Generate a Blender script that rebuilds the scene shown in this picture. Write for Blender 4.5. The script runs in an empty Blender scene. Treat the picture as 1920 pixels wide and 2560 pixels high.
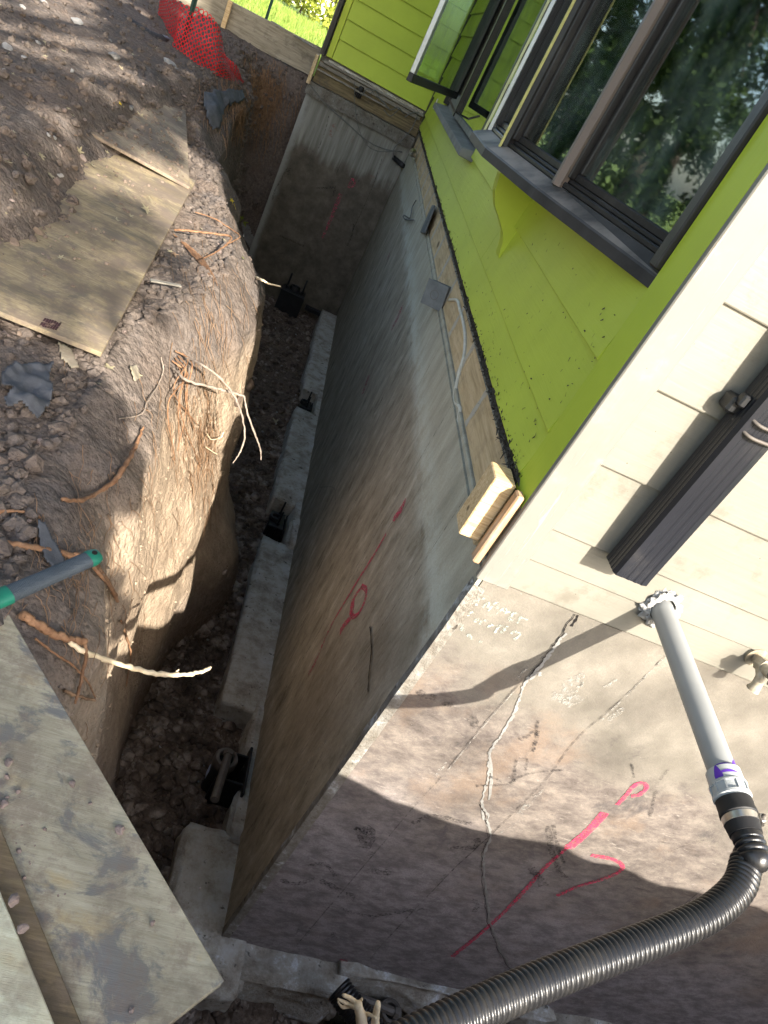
import bpy, bmesh, math, random
import numpy as np
from mathutils import Vector, Matrix
from mathutils.bvhtree import BVHTree

random.seed(7); RNG = np.random.default_rng(7)
scn = bpy.context.scene
COL = scn.collection

# ------------------------------------------------------------------ camera
# right / down / forward of the camera in the house's axes
# (x along the white front wall, y along the long trench wall, z up; metres, origin = top of the concrete corner)
CR = np.array([[0.90167744, 0.00783894, 0.43233824],
               [0.3614894, -0.56232122, -0.74372055],
               [0.23728298, 0.82688173, -0.50986605]])
CF = 1780.0
CC = np.array([-0.69790565, -1.38100477, 0.9196486])
cam_d = bpy.data.cameras.new('camera'); cam = bpy.data.objects.new('camera', cam_d); COL.objects.link(cam)
cam_d.sensor_fit = 'HORIZONTAL'; cam_d.sensor_width = 36.0; cam_d.lens = CF / 1920 * 36
cam_d.clip_start = 0.02; cam_d.clip_end = 800
m = Matrix.Identity(4)
for i in range(3):
    m[i][0] = CR[0, i]; m[i][1] = -CR[1, i]; m[i][2] = -CR[2, i]; m[i][3] = CC[i]
cam.matrix_world = m
scn.camera = cam

# ------------------------------------------------------------------ light
SUN = np.array([-0.415, 1.0, -0.655]); SUN = SUN / np.linalg.norm(SUN)      # travel direction
el = math.asin(-SUN[2]); az = math.atan2(-SUN[0], -SUN[1])
w = bpy.data.worlds.new('World'); scn.world = w; w.use_nodes = True
nt = w.node_tree; nt.nodes.clear()
sky = nt.nodes.new('ShaderNodeTexSky'); sky.sky_type = 'NISHITA'; sky.sun_disc = False
sky.sun_elevation = el; sky.sun_rotation = az; sky.air_density = 1.0; sky.dust_density = 2.6; sky.ozone_density = 1.0
bg = nt.nodes.new('ShaderNodeBackground'); bg.inputs[1].default_value = 0.15
wo = nt.nodes.new('ShaderNodeOutputWorld')
nt.links.new(sky.outputs[0], bg.inputs[0]); nt.links.new(bg.outputs[0], wo.inputs[0])
sl = bpy.data.lights.new('sun', 'SUN'); sl.energy = 4.2; sl.angle = math.radians(0.53); sl.color = (1.0, 0.93, 0.82)
so = bpy.data.objects.new('sun', sl); COL.objects.link(so)
so.rotation_euler = Vector(SUN).to_track_quat('-Z', 'Y').to_euler()
so.location = (6, -12, 12)
vs = scn.view_settings; vs.view_transform = 'Standard'; vs.look = 'None'; vs.gamma = 1.0; vs.use_curve_mapping = False
vs.exposure = 2.0
scn.render.engine = 'CYCLES'
try:
    scn.cycles.max_bounces = 8; scn.cycles.transparent_max_bounces = 24
except Exception: pass

# ------------------------------------------------------------------ pixel helpers (1920 x 2560 photograph)
def ray(u, v):
    c = np.array([u - 960, v - 1280, CF]); d = CR.T @ c
    return d / np.linalg.norm(d)
def hit(u, v, ax, val):
    d = ray(u, v); return CC + d * ((val - CC[ax]) / d[ax])
def hitx(u, v, x=0.0): return hit(u, v, 0, x)
def hity(u, v, y=0.0): return hit(u, v, 1, y)
def hitz(u, v, z=0.0): return hit(u, v, 2, z)
def at_depth(u, v, d): return CC + CR.T @ (np.array([(u - 960) / CF, (v - 1280) / CF, 1.0]) * d)
def depth(p): return float(CR[2] @ (np.asarray(p) - CC))

# ------------------------------------------------------------------ numpy noise
def _hash(ix, iy, iz, seed):
    h = (ix * 374761393 + iy * 668265263 + iz * 2147483647 + seed * 144665) & 0xffffffff
    h = ((h ^ (h >> 13)) * 1274126177) & 0xffffffff
    h = h ^ (h >> 16)
    return (h & 0xffff) / 32767.5 - 1.0
def vnoise(p, seed=0):
    p = np.asarray(p, float); i = np.floor(p).astype(np.int64); f = p - i
    f = f * f * f * (f * (f * 6 - 15) + 10)
    r = 0
    for dx in (0, 1):
        wx = f[..., 0] if dx else 1 - f[..., 0]
        for dy in (0, 1):
            wy = f[..., 1] if dy else 1 - f[..., 1]
            for dz in (0, 1):
                wz = f[..., 2] if dz else 1 - f[..., 2]
                r = r + wx * wy * wz * _hash(i[..., 0] + dx, i[..., 1] + dy, i[..., 2] + dz, seed)
    return r
def fbm(p, scale, octv=4, seed=0, gain=0.5):
    p = np.asarray(p, float) * scale; a = 1.0; r = 0
    for o in range(octv):
        r = r + a * vnoise(p + o * 17.3, seed + o); p = p * 2.03; a *= gain
    return r

# ------------------------------------------------------------------ object helpers
def link(o):
    COL.objects.link(o); return o
def wloc(o):
    v = Vector((0, 0, 0))
    while o is not None:
        v += o.location; o = o.parent
    return v
def thing(name, label, cat, loc=(0, 0, 0), group=None):
    o = bpy.data.objects.new(name, None); o.empty_display_size = 0.1; link(o); o.location = Vector([float(c) for c in loc])
    o['label'] = label; o['category'] = cat
    if group: o['group'] = group
    return o
def tag(o, label=None, cat=None, group=None, kind=None):
    if label: o['label'] = label
    if cat: o['category'] = cat
    if group: o['group'] = group
    if kind: o['kind'] = kind
    return o
def mk(name, verts, faces, mat, parent=None, smooth=False, origin=None):
    """mesh object from world-space vertices; parent by translation only"""
    verts = np.asarray(verts, float)
    if parent is not None:
        base = np.array(wloc(parent)); loc = (0, 0, 0)
        o_loc = np.zeros(3)
        if origin is not None:
            o_loc = np.asarray(origin, float) - base
    else:
        base = np.zeros(3); o_loc = np.asarray(origin, float) if origin is not None else np.zeros(3)
    me = bpy.data.meshes.new(name)
    me.from_pydata((verts - base - o_loc).tolist(), [], [list(map(int, f)) for f in faces])
    me.update()
    if mat is not None: me.materials.append(mat)
    if smooth:
        me.polygons.foreach_set('use_smooth', [True] * len(me.polygons))
    o = bpy.data.objects.new(name, me); link(o); o.parent = parent; o.location = Vector(o_loc.tolist())
    return o
BOXF = [(0, 1, 2, 3), (7, 6, 5, 4), (0, 4, 5, 1), (1, 5, 6, 2), (2, 6, 7, 3), (3, 7, 4, 0)]
def bm_to(name, bm, mat, parent=None, smooth=False):
    bmesh.ops.recalc_face_normals(bm, faces=bm.faces[:])
    vs_ = [v.co[:] for v in bm.verts]; bm.verts.index_update()
    fs = [[v.index for v in f.verts] for f in bm.faces]; bm.free()
    return mk(name, vs_, fs, mat, parent, smooth)
def add_hexa(bm, c8, bevel=0.0):
    """8 corners: 4 of one face then the 4 opposite ones"""
    v = [bm.verts.new([float(a) for a in c]) for c in c8]
    fs = [bm.faces.new([v[i] for i in f]) for f in BOXF]
    if bevel > 0:
        es = list({e for f in fs for e in f.edges})
        bmesh.ops.bevel(bm, geom=es, offset=bevel, segments=1, affect='EDGES', profile=0.5)
def box8(lo, hi):
    x0, y0, z0 = lo; x1, y1, z1 = hi
    return [(x0, y0, z0), (x0, y1, z0), (x1, y1, z0), (x1, y0, z0), (x0, y0, z1), (x0, y1, z1), (x1, y1, z1), (x1, y0, z1)]
def box(name, lo, hi, mat, parent=None, bevel=0.003):
    bm = bmesh.new(); add_hexa(bm, box8(lo, hi), bevel); return bm_to(name, bm, mat, parent)
def slab(name, quad, nrm, th, mat, parent=None, bevel=0.002):
    q = [np.asarray(p, float) for p in quad]; n = np.asarray(nrm, float); n = n / np.linalg.norm(n)
    bm = bmesh.new(); add_hexa(bm, q + [p - n * th for p in q], bevel); return bm_to(name, bm, mat, parent)
def boxes(name, list_lohi, mat, parent=None, bevel=0.002):
    bm = bmesh.new()
    for lo, hi in list_lohi: add_hexa(bm, box8(lo, hi), bevel)
    return bm_to(name, bm, mat, parent)
def spline(pts, n=8):
    P = [np.asarray(p, float) for p in pts]
    if len(P) < 3: 
        return [P[0] + (P[-1] - P[0]) * k / n for k in range(n + 1)]
    P = [2 * P[0] - P[1]] + P + [2 * P[-1] - P[-2]]; out = []
    for i in range(1, len(P) - 2):
        a, b, c, d = P[i - 1:i + 3]
        for k in range(n):
            t = k / n
            out.append(0.5 * ((2 * b) + (c - a) * t + (2 * a - 5 * b + 4 * c - d) * t * t + (3 * b - a - 3 * c + d) * t ** 3))
    out.append(P[-2]); return out
def tube_geo(pts, rad, seg=8, cap=True, wob=0.0):
    P = np.array(pts, float); n = len(P)
    R = np.full(n, rad, float) if np.isscalar(rad) else np.interp(np.linspace(0, 1, n), np.linspace(0, 1, len(rad)), rad)
    T = np.gradient(P, axis=0); T /= (np.linalg.norm(T, axis=1)[:, None] + 1e-9)
    a = np.array([0, 0, 1.0]) if abs(T[0][2]) < 0.9 else np.array([1.0, 0, 0])
    u = np.cross(T[0], a); u /= np.linalg.norm(u)
    vs_ = []; fs = []
    for i in range(n):
        u = u - T[i] * (u @ T[i]); u /= (np.linalg.norm(u) + 1e-9); v = np.cross(T[i], u)
        for k in range(seg):
            an = 2 * math.pi * k / seg
            r = R[i] * (1 + (random.uniform(-wob, wob) if wob else 0))
            vs_.append(P[i] + (u * math.cos(an) + v * math.sin(an)) * r)
    for i in range(n - 1):
        for k in range(seg):
            a_ = i * seg + k; b_ = i * seg + (k + 1) % seg
            fs.append((a_, b_, b_ + seg, a_ + seg))
    if cap:
        fs.append(tuple(range(seg))[::-1]); fs.append(tuple((n - 1) * seg + k for k in range(seg)))
    return vs_, fs
def tube(name, pts, rad, mat, parent=None, seg=8, sp=6, wob=0.0, cap=True):
    p = spline(pts, sp) if sp else pts
    v, f = tube_geo(p, rad, seg, cap, wob); return mk(name, v, f, mat, parent, True)
def join_geo(parts):
    V = []; Fc = []; o = 0
    for v, f in parts:
        V.extend(v); Fc.extend([[i + o for i in ff] for ff in f]); o += len(v)
    return V, Fc
def cyl_geo(a, b, r, seg=16, r2=None):
    return tube_geo([a, b], [r, r if r2 is None else r2], seg, True)
def auto_smooth(o, ang=35):
    me = o.data
    me.polygons.foreach_set('use_smooth', [True] * len(me.polygons))
    try: me.set_sharp_from_angle(angle=math.radians(ang))
    except Exception: pass
    return o

# ------------------------------------------------------------------ material helper
class Mat:
    def __init__(s, name, rough=0.85, spec=0.3, metal=0.0):
        s.m = bpy.data.materials.new(name); s.m.use_nodes = True; s.t = s.m.node_tree; s.t.nodes.clear()
        s.o = s.n('ShaderNodeOutputMaterial'); s.b = s.n('ShaderNodeBsdfPrincipled')
        s.t.links.new(s.b.outputs[0], s.o.inputs[0])
        s.set('Roughness', rough); s.set('Specular IOR Level', spec); s.set('Metallic', metal)
        s._pos = None
    def n(s, t): return s.t.nodes.new(t)
    def put(s, sock, v):
        if isinstance(v, bpy.types.NodeSocket): s.t.links.new(v, sock)
        elif v is not None:
            if isinstance(v, (tuple, list)) and len(v) == 3 and sock.type == 'RGBA': v = (*v, 1)
            sock.default_value = v
    def set(s, k, v): s.put(s.b.inputs[k], v)
    @property
    def pos(s):
        if s._pos is None:
            g = s.n('ShaderNodeNewGeometry'); s._pos = g.outputs['Position']
        return s._pos
    def map(s, scale=(1, 1, 1), rot=(0, 0, 0), loc=(0, 0, 0), vec=None):
        k = s.n('ShaderNodeMapping'); s.t.links.new(vec or s.pos, k.inputs[0])
        k.inputs['Scale'].default_value = scale; k.inputs['Rotation'].default_value = rot; k.inputs['Location'].default_value = loc
        return k.outputs[0]
    def noise(s, scale, detail=4, rough=0.55, vec=None, dist=0.0, col=False):
        k = s.n('ShaderNodeTexNoise'); s.t.links.new(vec or s.pos, k.inputs['Vector'])
        k.inputs['Scale'].default_value = scale; k.inputs['Detail'].default_value = detail
        k.inputs['Roughness'].default_value = rough; k.inputs['Distortion'].default_value = dist
        return k.outputs[1 if col else 0]
    def voro(s, scale, vec=None, feat='F1', out='Distance', rnd=1.0):
        k = s.n('ShaderNodeTexVoronoi'); k.feature = feat; s.t.links.new(vec or s.pos, k.inputs['Vector'])
        k.inputs['Scale'].default_value = scale; k.inputs['Randomness'].default_value = rnd
        return k.outputs[out]
    def wave(s, scale, vec=None, dist=2.0, detail=2.0, dscale=1.0, axis='X', typ='BANDS'):
        k = s.n('ShaderNodeTexWave'); k.wave_type = typ
        if typ == 'BANDS': k.bands_direction = axis
        s.t.links.new(vec or s.pos, k.inputs['Vector'])
        k.inputs['Scale'].default_value = scale; k.inputs['Distortion'].default_value = dist
        k.inputs['Detail'].default_value = detail; k.inputs['Detail Scale'].default_value = dscale
        return k.outputs[1]
    def ramp(s, fac, stops):
        k = s.n('ShaderNodeValToRGB'); s.put(k.inputs[0], fac); e = k.color_ramp.elements
        for i, (p, c) in enumerate(stops):
            if i < 2: el_ = e[i]; el_.position = p
            else: el_ = e.new(p)
            if not isinstance(c, (tuple, list)): c = (c, c, c)
            el_.color = (*c, 1)
        return k.outputs[0]
    def mix(s, fac, a, b, mode='MIX'):
        k = s.n('ShaderNodeMix'); k.data_type = 'RGBA'; k.blend_type = mode
        s.put(k.inputs[0], fac); s.put(k.inputs[6], a); s.put(k.inputs[7], b); return k.outputs[2]
    def math(s, op, a, b=0.5, c=None, clamp=False):
        k = s.n('ShaderNodeMath'); k.operation = op; k.use_clamp = clamp
        s.put(k.inputs[0], a); s.put(k.inputs[1], b)
        if c is not None: s.put(k.inputs[2], c)
        return k.outputs[0]
    def axis(s, i, vec=None):
        k = s.n('ShaderNodeSeparateXYZ'); s.t.links.new(vec or s.pos, k.inputs[0]); return k.outputs[i]
    def rng(s, v, a, b, c=0.0, d=1.0, smooth=True):
        k = s.n('ShaderNodeMapRange'); s.put(k.inputs[0], v)
        k.inputs[1].default_value = a; k.inputs[2].default_value = b; k.inputs[3].default_value = c; k.inputs[4].default_value = d
        if smooth: k.interpolation_type = 'SMOOTHSTEP'
        return k.outputs[0]
    def bump(s, h, strength=0.4, dist=0.01, nrm=None):
        k = s.n('ShaderNodeBump'); k.inputs['Strength'].default_value = strength; k.inputs['Distance'].default_value = dist
        s.put(k.inputs['Height'], h)
        if nrm is not None: s.t.links.new(nrm, k.inputs['Normal'])
        s.t.links.new(k.outputs[0], s.b.inputs['Normal']); return k.outputs[0]
    def objrand(s):
        k = s.n('ShaderNodeObjectInfo'); return k.outputs['Random']
    def alpha(s, fac):
        """holes: fac 0 = nothing there"""
        tr = s.n('ShaderNodeBsdfTransparent'); mx = s.n('ShaderNodeMixShader')
        s.put(mx.inputs[0], fac); s.t.links.new(tr.outputs[0], mx.inputs[1]); s.t.links.new(s.b.outputs[0], mx.inputs[2])
        s.t.links.new(mx.outputs[0], s.o.inputs[0])

def plain(name, col, rough=0.7, spec=0.3, metal=0.0, var=0.15, scale=30, bump=0.15, bdist=0.002):
    k = Mat(name, rough, spec, metal); f = k.noise(scale, 5)
    lo = tuple(c * (1 - var) for c in col); hi = tuple(min(1, c * (1 + var)) for c in col)
    k.set('Base Color', k.ramp(f, [(0.3, lo), (0.7, hi)]))
    if bump: k.bump(k.noise(scale * 3, 4), bump, bdist)
    return k.m

# ------------------------------------------------------------------ materials
def mat_concrete_front():
    k = Mat('concrete_front_wall', 0.9, 0.15)
    z = k.axis(2); x = k.axis(0)
    fine = k.noise(160, 6, 0.7); mid = k.noise(9, 6, 0.6); big = k.noise(2.3, 4, 0.6, dist=0.4)
    scr = k.noise(13, 8, 0.74, vec=k.map((0.8, 1, 1.35), rot=(0, 0.7, 0)), dist=0.15)
    scr2 = k.noise(26, 6, 0.75, vec=k.map((0.5, 1, 2.0), rot=(0, 0.6, 0)), dist=0.1)
    base = k.ramp(scr, [(0.32, (0.058, 0.048, 0.043)), (0.45, (0.115, 0.097, 0.085)), (0.56, (0.168, 0.143, 0.123)), (0.70, (0.24, 0.206, 0.17))])
    base = k.mix(k.rng(scr2, 0.57, 0.72), base, (0.30, 0.265, 0.23))
    clean = k.ramp(mid, [(0.3, (0.118, 0.107, 0.087)), (0.55, (0.163, 0.148, 0.122)), (0.75, (0.21, 0.191, 0.158))])
    # dirt line of the old grade, lower towards the right
    zz = k.math('ADD', z, k.math('MULTIPLY', k.math('SUBTRACT', big, 0.5), 0.75))
    zz = k.math('ADD', zz, k.math('MULTIPLY', x, 0.22))
    zz = k.math('ADD', zz, k.math('MULTIPLY', k.math('SUBTRACT', scr, 0.5), 0.35))
    c = k.mix(k.rng(zz, -0.48, -0.16), base, clean)
    # black root and tar smears
    sm = k.noise(5.0, 8, 0.74, vec=k.map((1.1, 1, 0.8), rot=(0, 0.9, 0), loc=(3, 0, 1)), dist=0.3)
    smm = k.math('MULTIPLY', k.rng(sm, 0.56, 0.68), k.rng(z, -0.2, -0.5))
    c = k.mix(k.math('MULTIPLY', smm, 0.75), c, (0.055, 0.05, 0.05))
    rust = k.math('MULTIPLY', k.rng(k.noise(4.2, 5, 0.6, vec=k.map(loc=(9, 2, 4))), 0.52, 0.68), k.rng(z, -0.2, -0.42))
    c = k.mix(k.math('MULTIPLY', rust, 0.55), c, (0.19, 0.135, 0.095))
    # plum-grey lower part: sky fill in the shade painted in, paler and cooler
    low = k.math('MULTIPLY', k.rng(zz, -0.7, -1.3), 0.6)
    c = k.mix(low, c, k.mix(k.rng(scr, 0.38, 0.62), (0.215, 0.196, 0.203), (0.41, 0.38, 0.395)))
    c = k.mix(k.math('MULTIPLY', k.rng(fine, 0.40, 0.66), 0.42), c, (0.12, 0.105, 0.098))
    wf = k.math('MULTIPLY', k.rng(k.noise(46, 4, 0.6), 0.70, 0.78), 0.6)
    c = k.mix(wf, c, (0.55, 0.53, 0.48))
    k.set('Base Color', c)
    h = k.math('ADD', k.math('MULTIPLY', scr, 0.8), k.math('MULTIPLY', fine, 0.35))
    k.bump(h, 0.55, 0.006); return k.m

def mat_concrete_side():
    k = Mat('concrete_trench_wall', 0.9, 0.18)
    z = k.axis(2); y = k.axis(1)
    st = k.noise(6, 8, 0.74, vec=k.map((1, 1.7, 0.75), rot=(0.12, 0, 0)), dist=0.2)
    st2 = k.noise(22, 5, 0.7, vec=k.map((1, 2.2, 0.22), rot=(0.10, 0, 0)))
    big = k.noise(1.1, 4, 0.6); fine = k.noise(120, 5, 0.7)
    base = k.ramp(st, [(0.30, (0.115, 0.098, 0.068)), (0.43, (0.235, 0.205, 0.15)), (0.56, (0.32, 0.282, 0.213)), (0.70, (0.45, 0.41, 0.33))])
    base = k.mix(k.math('MULTIPLY', k.rng(st2, 0.5, 0.75), 0.35), base, (0.29, 0.262, 0.215))
    base = k.mix(k.math('MULTIPLY', k.rng(st2, 0.47, 0.28), 0.4), base, (0.05, 0.043, 0.034))
    base = k.mix(k.math('MULTIPLY', k.rng(big, 0.5, 0.7), 0.4), base, (0.16, 0.125, 0.085))
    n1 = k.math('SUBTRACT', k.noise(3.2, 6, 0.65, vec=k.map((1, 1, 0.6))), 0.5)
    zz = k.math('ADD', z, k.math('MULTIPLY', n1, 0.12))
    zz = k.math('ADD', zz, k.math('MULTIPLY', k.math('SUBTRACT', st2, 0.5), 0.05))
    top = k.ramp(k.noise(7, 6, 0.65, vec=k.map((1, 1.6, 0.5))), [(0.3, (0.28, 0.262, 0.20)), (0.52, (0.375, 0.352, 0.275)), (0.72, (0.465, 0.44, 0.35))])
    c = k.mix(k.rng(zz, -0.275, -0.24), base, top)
    # pale efflorescence along the old soil line
    eff = k.math('MULTIPLY', k.rng(zz, -0.34, -0.25), k.rng(zz, -0.12, -0.22))
    effn = k.math('MULTIPLY', eff, k.rng(k.noise(5, 6, 0.7, vec=k.map((1, 1.0, 2.0))), 0.36, 0.58))
    c = k.mix(k.math('MULTIPLY', effn, 0.55), c, (0.48, 0.49, 0.42))
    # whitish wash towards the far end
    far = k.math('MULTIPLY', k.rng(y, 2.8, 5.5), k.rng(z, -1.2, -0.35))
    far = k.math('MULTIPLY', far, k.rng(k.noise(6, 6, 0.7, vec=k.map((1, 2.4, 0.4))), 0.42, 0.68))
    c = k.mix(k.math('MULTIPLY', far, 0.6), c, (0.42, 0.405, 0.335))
    c = k.mix(k.math('MULTIPLY', k.rng(fine, 0.4, 0.75), 0.22), c, (0.07, 0.06, 0.05))
    spk = k.math('MULTIPLY', k.rng(k.noise(55, 3, 0.6, vec=k.map((1, 2, 0.6))), 0.72, 0.78), 0.5)
    c = k.mix(spk, c, (0.42, 0.40, 0.36))
    k.set('Base Color', c)
    k.bump(k.math('ADD', k.math('MULTIPLY', st2, 0.7), k.math('MULTIPLY', fine, 0.3)), 0.5, 0.005); return k.m

def mat_concrete_end():
    k = Mat('concrete_end_wall', 0.9, 0.18)
    z = k.axis(2); x = k.axis(0)
    drip = k.noise(7, 6, 0.65, vec=k.map((3.2, 1, 0.22)))
    n = k.noise(6, 6, 0.7); fine = k.noise(110, 5, 0.7); b = k.noise(2.0, 4)
    base = k.ramp(n, [(0.28, (0.055, 0.048, 0.038)), (0.5, (0.10, 0.088, 0.068)), (0.72, (0.155, 0.138, 0.108))])
    base = k.mix(k.math('MULTIPLY', k.rng(k.noise(14, 6, 0.75, vec=k.map((1.3, 1, 0.7), rot=(0, 0.5, 0)), dist=0.8), 0.60, 0.68), 0.7), base, (0.03, 0.027, 0.022))
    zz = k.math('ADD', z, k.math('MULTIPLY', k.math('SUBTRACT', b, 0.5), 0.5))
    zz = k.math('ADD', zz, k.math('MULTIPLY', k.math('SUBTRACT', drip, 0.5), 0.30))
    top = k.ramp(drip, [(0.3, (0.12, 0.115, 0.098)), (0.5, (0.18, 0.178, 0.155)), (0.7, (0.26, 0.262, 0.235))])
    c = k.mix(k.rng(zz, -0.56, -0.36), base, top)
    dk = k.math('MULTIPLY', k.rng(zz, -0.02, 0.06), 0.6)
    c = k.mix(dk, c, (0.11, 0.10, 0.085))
    red = k.math('MULTIPLY', k.rng(k.noise(5, 5, 0.7, vec=k.map(loc=(4, 0, 7))), 0.62, 0.70), k.rng(z, -0.6, -0.35))
    c = k.mix(k.math('MULTIPLY', red, 0.7), c, (0.16, 0.055, 0.045))
    c = k.mix(k.math('MULTIPLY', k.rng(k.noise(60, 3), 0.71, 0.77), 0.5), c, (0.4, 0.38, 0.35))
    # scraped grey outer edge
    c = k.mix(k.math('MULTIPLY', k.rng(k.math('ADD', x, k.math('MULTIPLY', k.math('SUBTRACT', n, 0.5), 0.15)), -1.17, -1.25), 0.7), c, (0.30, 0.31, 0.29))
    k.set('Base Color', c); k.bump(k.math('ADD', n, k.math('MULTIPLY', fine, 0.4)), 0.5, 0.006); return k.m

def mat_footing(name, tint=1.0, pale=(0.36, 0.37, 0.36)):
    k = Mat(name, 0.95, 0.1)
    n = k.noise(9, 7, 0.72); f = k.noise(70, 6, 0.75)
    c = k.ramp(n, [(0.3, tuple(v * tint for v in (0.085, 0.072, 0.058))), (0.44, tuple(v * tint for v in (0.15, 0.135, 0.112))), (0.55, tuple(v * tint for v in (0.20, 0.188, 0.165))), (0.66, pale)])
    c = k.mix(k.math('MULTIPLY', k.rng(k.noise(26, 4, 0.6), 0.62, 0.70), 0.8), c, (0.05, 0.042, 0.034))
    c = k.mix(k.math('MULTIPLY', k.rng(f, 0.5, 0.8), 0.4), c, (0.38, 0.37, 0.34))
    k.set('Base Color', c); k.bump(k.math('ADD', n, f), 0.8, 0.012); return k.m

def mat_soil(name='soil', wet=True, dry=1.0):
    k = Mat(name, 0.97, 0.08)
    z = k.axis(2); x = k.axis(0)
    n = k.noise(3.3, 6, 0.65); g = k.noise(38, 7, 0.75); v = k.voro(42, feat='F1'); v2 = k.voro(110)
    clod = k.math('MULTIPLY', v, 1.0)
    c = k.ramp(g, [(0.25, tuple(d * dry for d in (0.058, 0.047, 0.041))), (0.45, tuple(d * dry for d in (0.108, 0.089, 0.077))), (0.62, tuple(d * dry for d in (0.16, 0.133, 0.115))), (0.8, tuple(d * dry for d in (0.26, 0.22, 0.19)))])
    c = k.mix(k.math('MULTIPLY', k.rng(n, 0.42, 0.65), 0.55), c, (0.135, 0.102, 0.082))
    c = k.mix(k.math('MULTIPLY', k.rng(k.noise(7, 5, 0.6, vec=k.map(loc=(5, 5, 5))), 0.54, 0.68), 0.55), c, (0.098, 0.088, 0.085))
    # smooth sandy clay of the cut face
    cut = k.math('MULTIPLY', k.rng(x, -1.25, -1.0), k.math('MULTIPLY', k.rng(z, -0.25, -0.5), k.rng(z, -1.95, -1.5)))
    cl = k.ramp(k.noise(11, 6, 0.65, vec=k.map((1, 1, 0.9))), [(0.3, (0.235, 0.178, 0.125)), (0.55, (0.335, 0.26, 0.185)), (0.75, (0.43, 0.34, 0.25))])
    cl = k.mix(k.math('MULTIPLY', k.rng(k.voro(55), 0.20, 0.08), 0.45), cl, (0.13, 0.095, 0.07)); cl = k.mix(k.math('MULTIPLY', k.rng(g, 0.56, 0.70), 0.5), cl, (0.46, 0.38, 0.29)); cl = k.mix(k.math('MULTIPLY', k.rng(g, 0.44, 0.30), 0.5), cl, (0.15, 0.112, 0.083))
    c = k.mix(k.math('MULTIPLY', cut, 0.85), c, cl)
    if wet:
        zz = k.math('ADD', z, k.math('MULTIPLY', k.math('SUBTRACT', n, 0.5), 0.4))
        dp = k.ramp(g, [(0.25, (0.055, 0.040, 0.031)), (0.5, (0.118, 0.088, 0.068)), (0.72, (0.21, 0.165, 0.13))])
        c = k.mix(k.rng(zz, -1.75, -2.05), c, dp)
    c = k.mix(k.math('MULTIPLY', k.rng(v2, 0.13, 0.05), 0.30), c, (0.26, 0.23, 0.20))
    k.set('Base Color', c)
    k.bump(k.math('ADD', k.math('MULTIPLY', clod, -0.9), k.math('ADD', k.math('MULTIPLY', g, 1.0), k.math('MULTIPLY', v2, -0.4))), 0.8, 0.010)
    return k.m

def mat_ply(name, ang, cols, stain=(0.10, 0.10, 0.095), dirt=0.5, blot=0.55, scale=1.0):
    k = Mat(name, 0.85, 0.15)
    mp = k.map((1.2, 14, 1.2), rot=(0, 0, -ang))
    gr = k.noise(9, 7, 0.7, vec=mp, dist=0.25)
    gr2 = k.noise(40, 5, 0.7, vec=mp)
    c = k.ramp(gr, [(0.28, cols[0]), (0.5, cols[1]), (0.72, cols[2])])
    c = k.mix(k.math('MULTIPLY', k.rng(gr2, 0.42, 0.28), 0.45), c, tuple(v * 0.45 for v in cols[0]))
    b = k.noise(5.5 * scale, 9, 0.70, vec=k.map((1, 1.5, 1), rot=(0, 0, -ang)), dist=0.5)
    c = k.mix(k.math('MULTIPLY', k.rng(b, 0.50, 0.59), blot), c, stain)
    b2 = k.noise(9 * scale, 5, 0.65, vec=k.map((1, 1.6, 1), rot=(0, 0, -ang), loc=(8, 3, 0)))
    c = k.mix(k.math('MULTIPLY', k.rng(b2, 0.55, 0.7), 0.35), c, (0.36, 0.26, 0.11))
    d = k.noise(16, 7, 0.75)
    c = k.mix(k.math('MULTIPLY', k.rng(d, 0.44, 0.62), dirt), c, (0.16, 0.125, 0.10))
    c = k.mix(k.math('MULTIPLY', k.rng(k.noise(2.6, 7, 0.72, vec=k.map(loc=(2, 7, 0))), 0.50, 0.60), dirt), c, (0.15, 0.117, 0.094))
    rp = k.wave(1.7, vec=k.map((1, 1, 1), rot=(0, 0, -ang)), dist=3.0, detail=3, dscale=1.4, axis='Y'); c = k.mix(k.math('MULTIPLY', k.rng(rp, 0.45, 0.8), 0.25), c, tuple(v * 0.45 for v in cols[1]))
    k.set('Base Color', c)
    k.bump(k.math('ADD', gr2, k.math('MULTIPLY', d, 0.5)), 0.4, 0.002); return k.m

def mat_wood(name, ax, cols, knots=True, dirt=0.3, sc=1.0):
    """ax: grain axis 0/1/2"""
    k = Mat(name, 0.8, 0.2)
    s = [7.0, 7.0, 7.0]; s[ax] = 0.5
    gr = k.noise(7 * sc, 6, 0.65, vec=k.map(tuple(s)), dist=0.6); g2 = k.noise(34 * sc, 4, 0.7, vec=k.map(tuple(s)))
    c = k.ramp(gr, [(0.3, cols[0]), (0.5, cols[1]), (0.7, cols[2])])
    c = k.mix(k.math('MULTIPLY', k.rng(g2, 0.45, 0.3), 0.4), c, tuple(v * 0.5 for v in cols[0]))
    if knots:
        s2 = [2.2] * 3; s2[ax] = 1.2
        kn = k.voro(2.3 * sc, vec=k.map(tuple(s2)))
        c = k.mix(k.math('MULTIPLY', k.rng(kn, 0.14, 0.06), 0.85), c, tuple(v * 0.25 for v in cols[0]))
    c = k.mix(k.math('MULTIPLY', k.rng(k.noise(9, 6, 0.7), 0.5, 0.68), dirt), c, (0.07, 0.06, 0.05))
    k.set('Base Color', c); k.bump(k.math('ADD', gr, g2), 0.35, 0.002); return k.m

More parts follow.
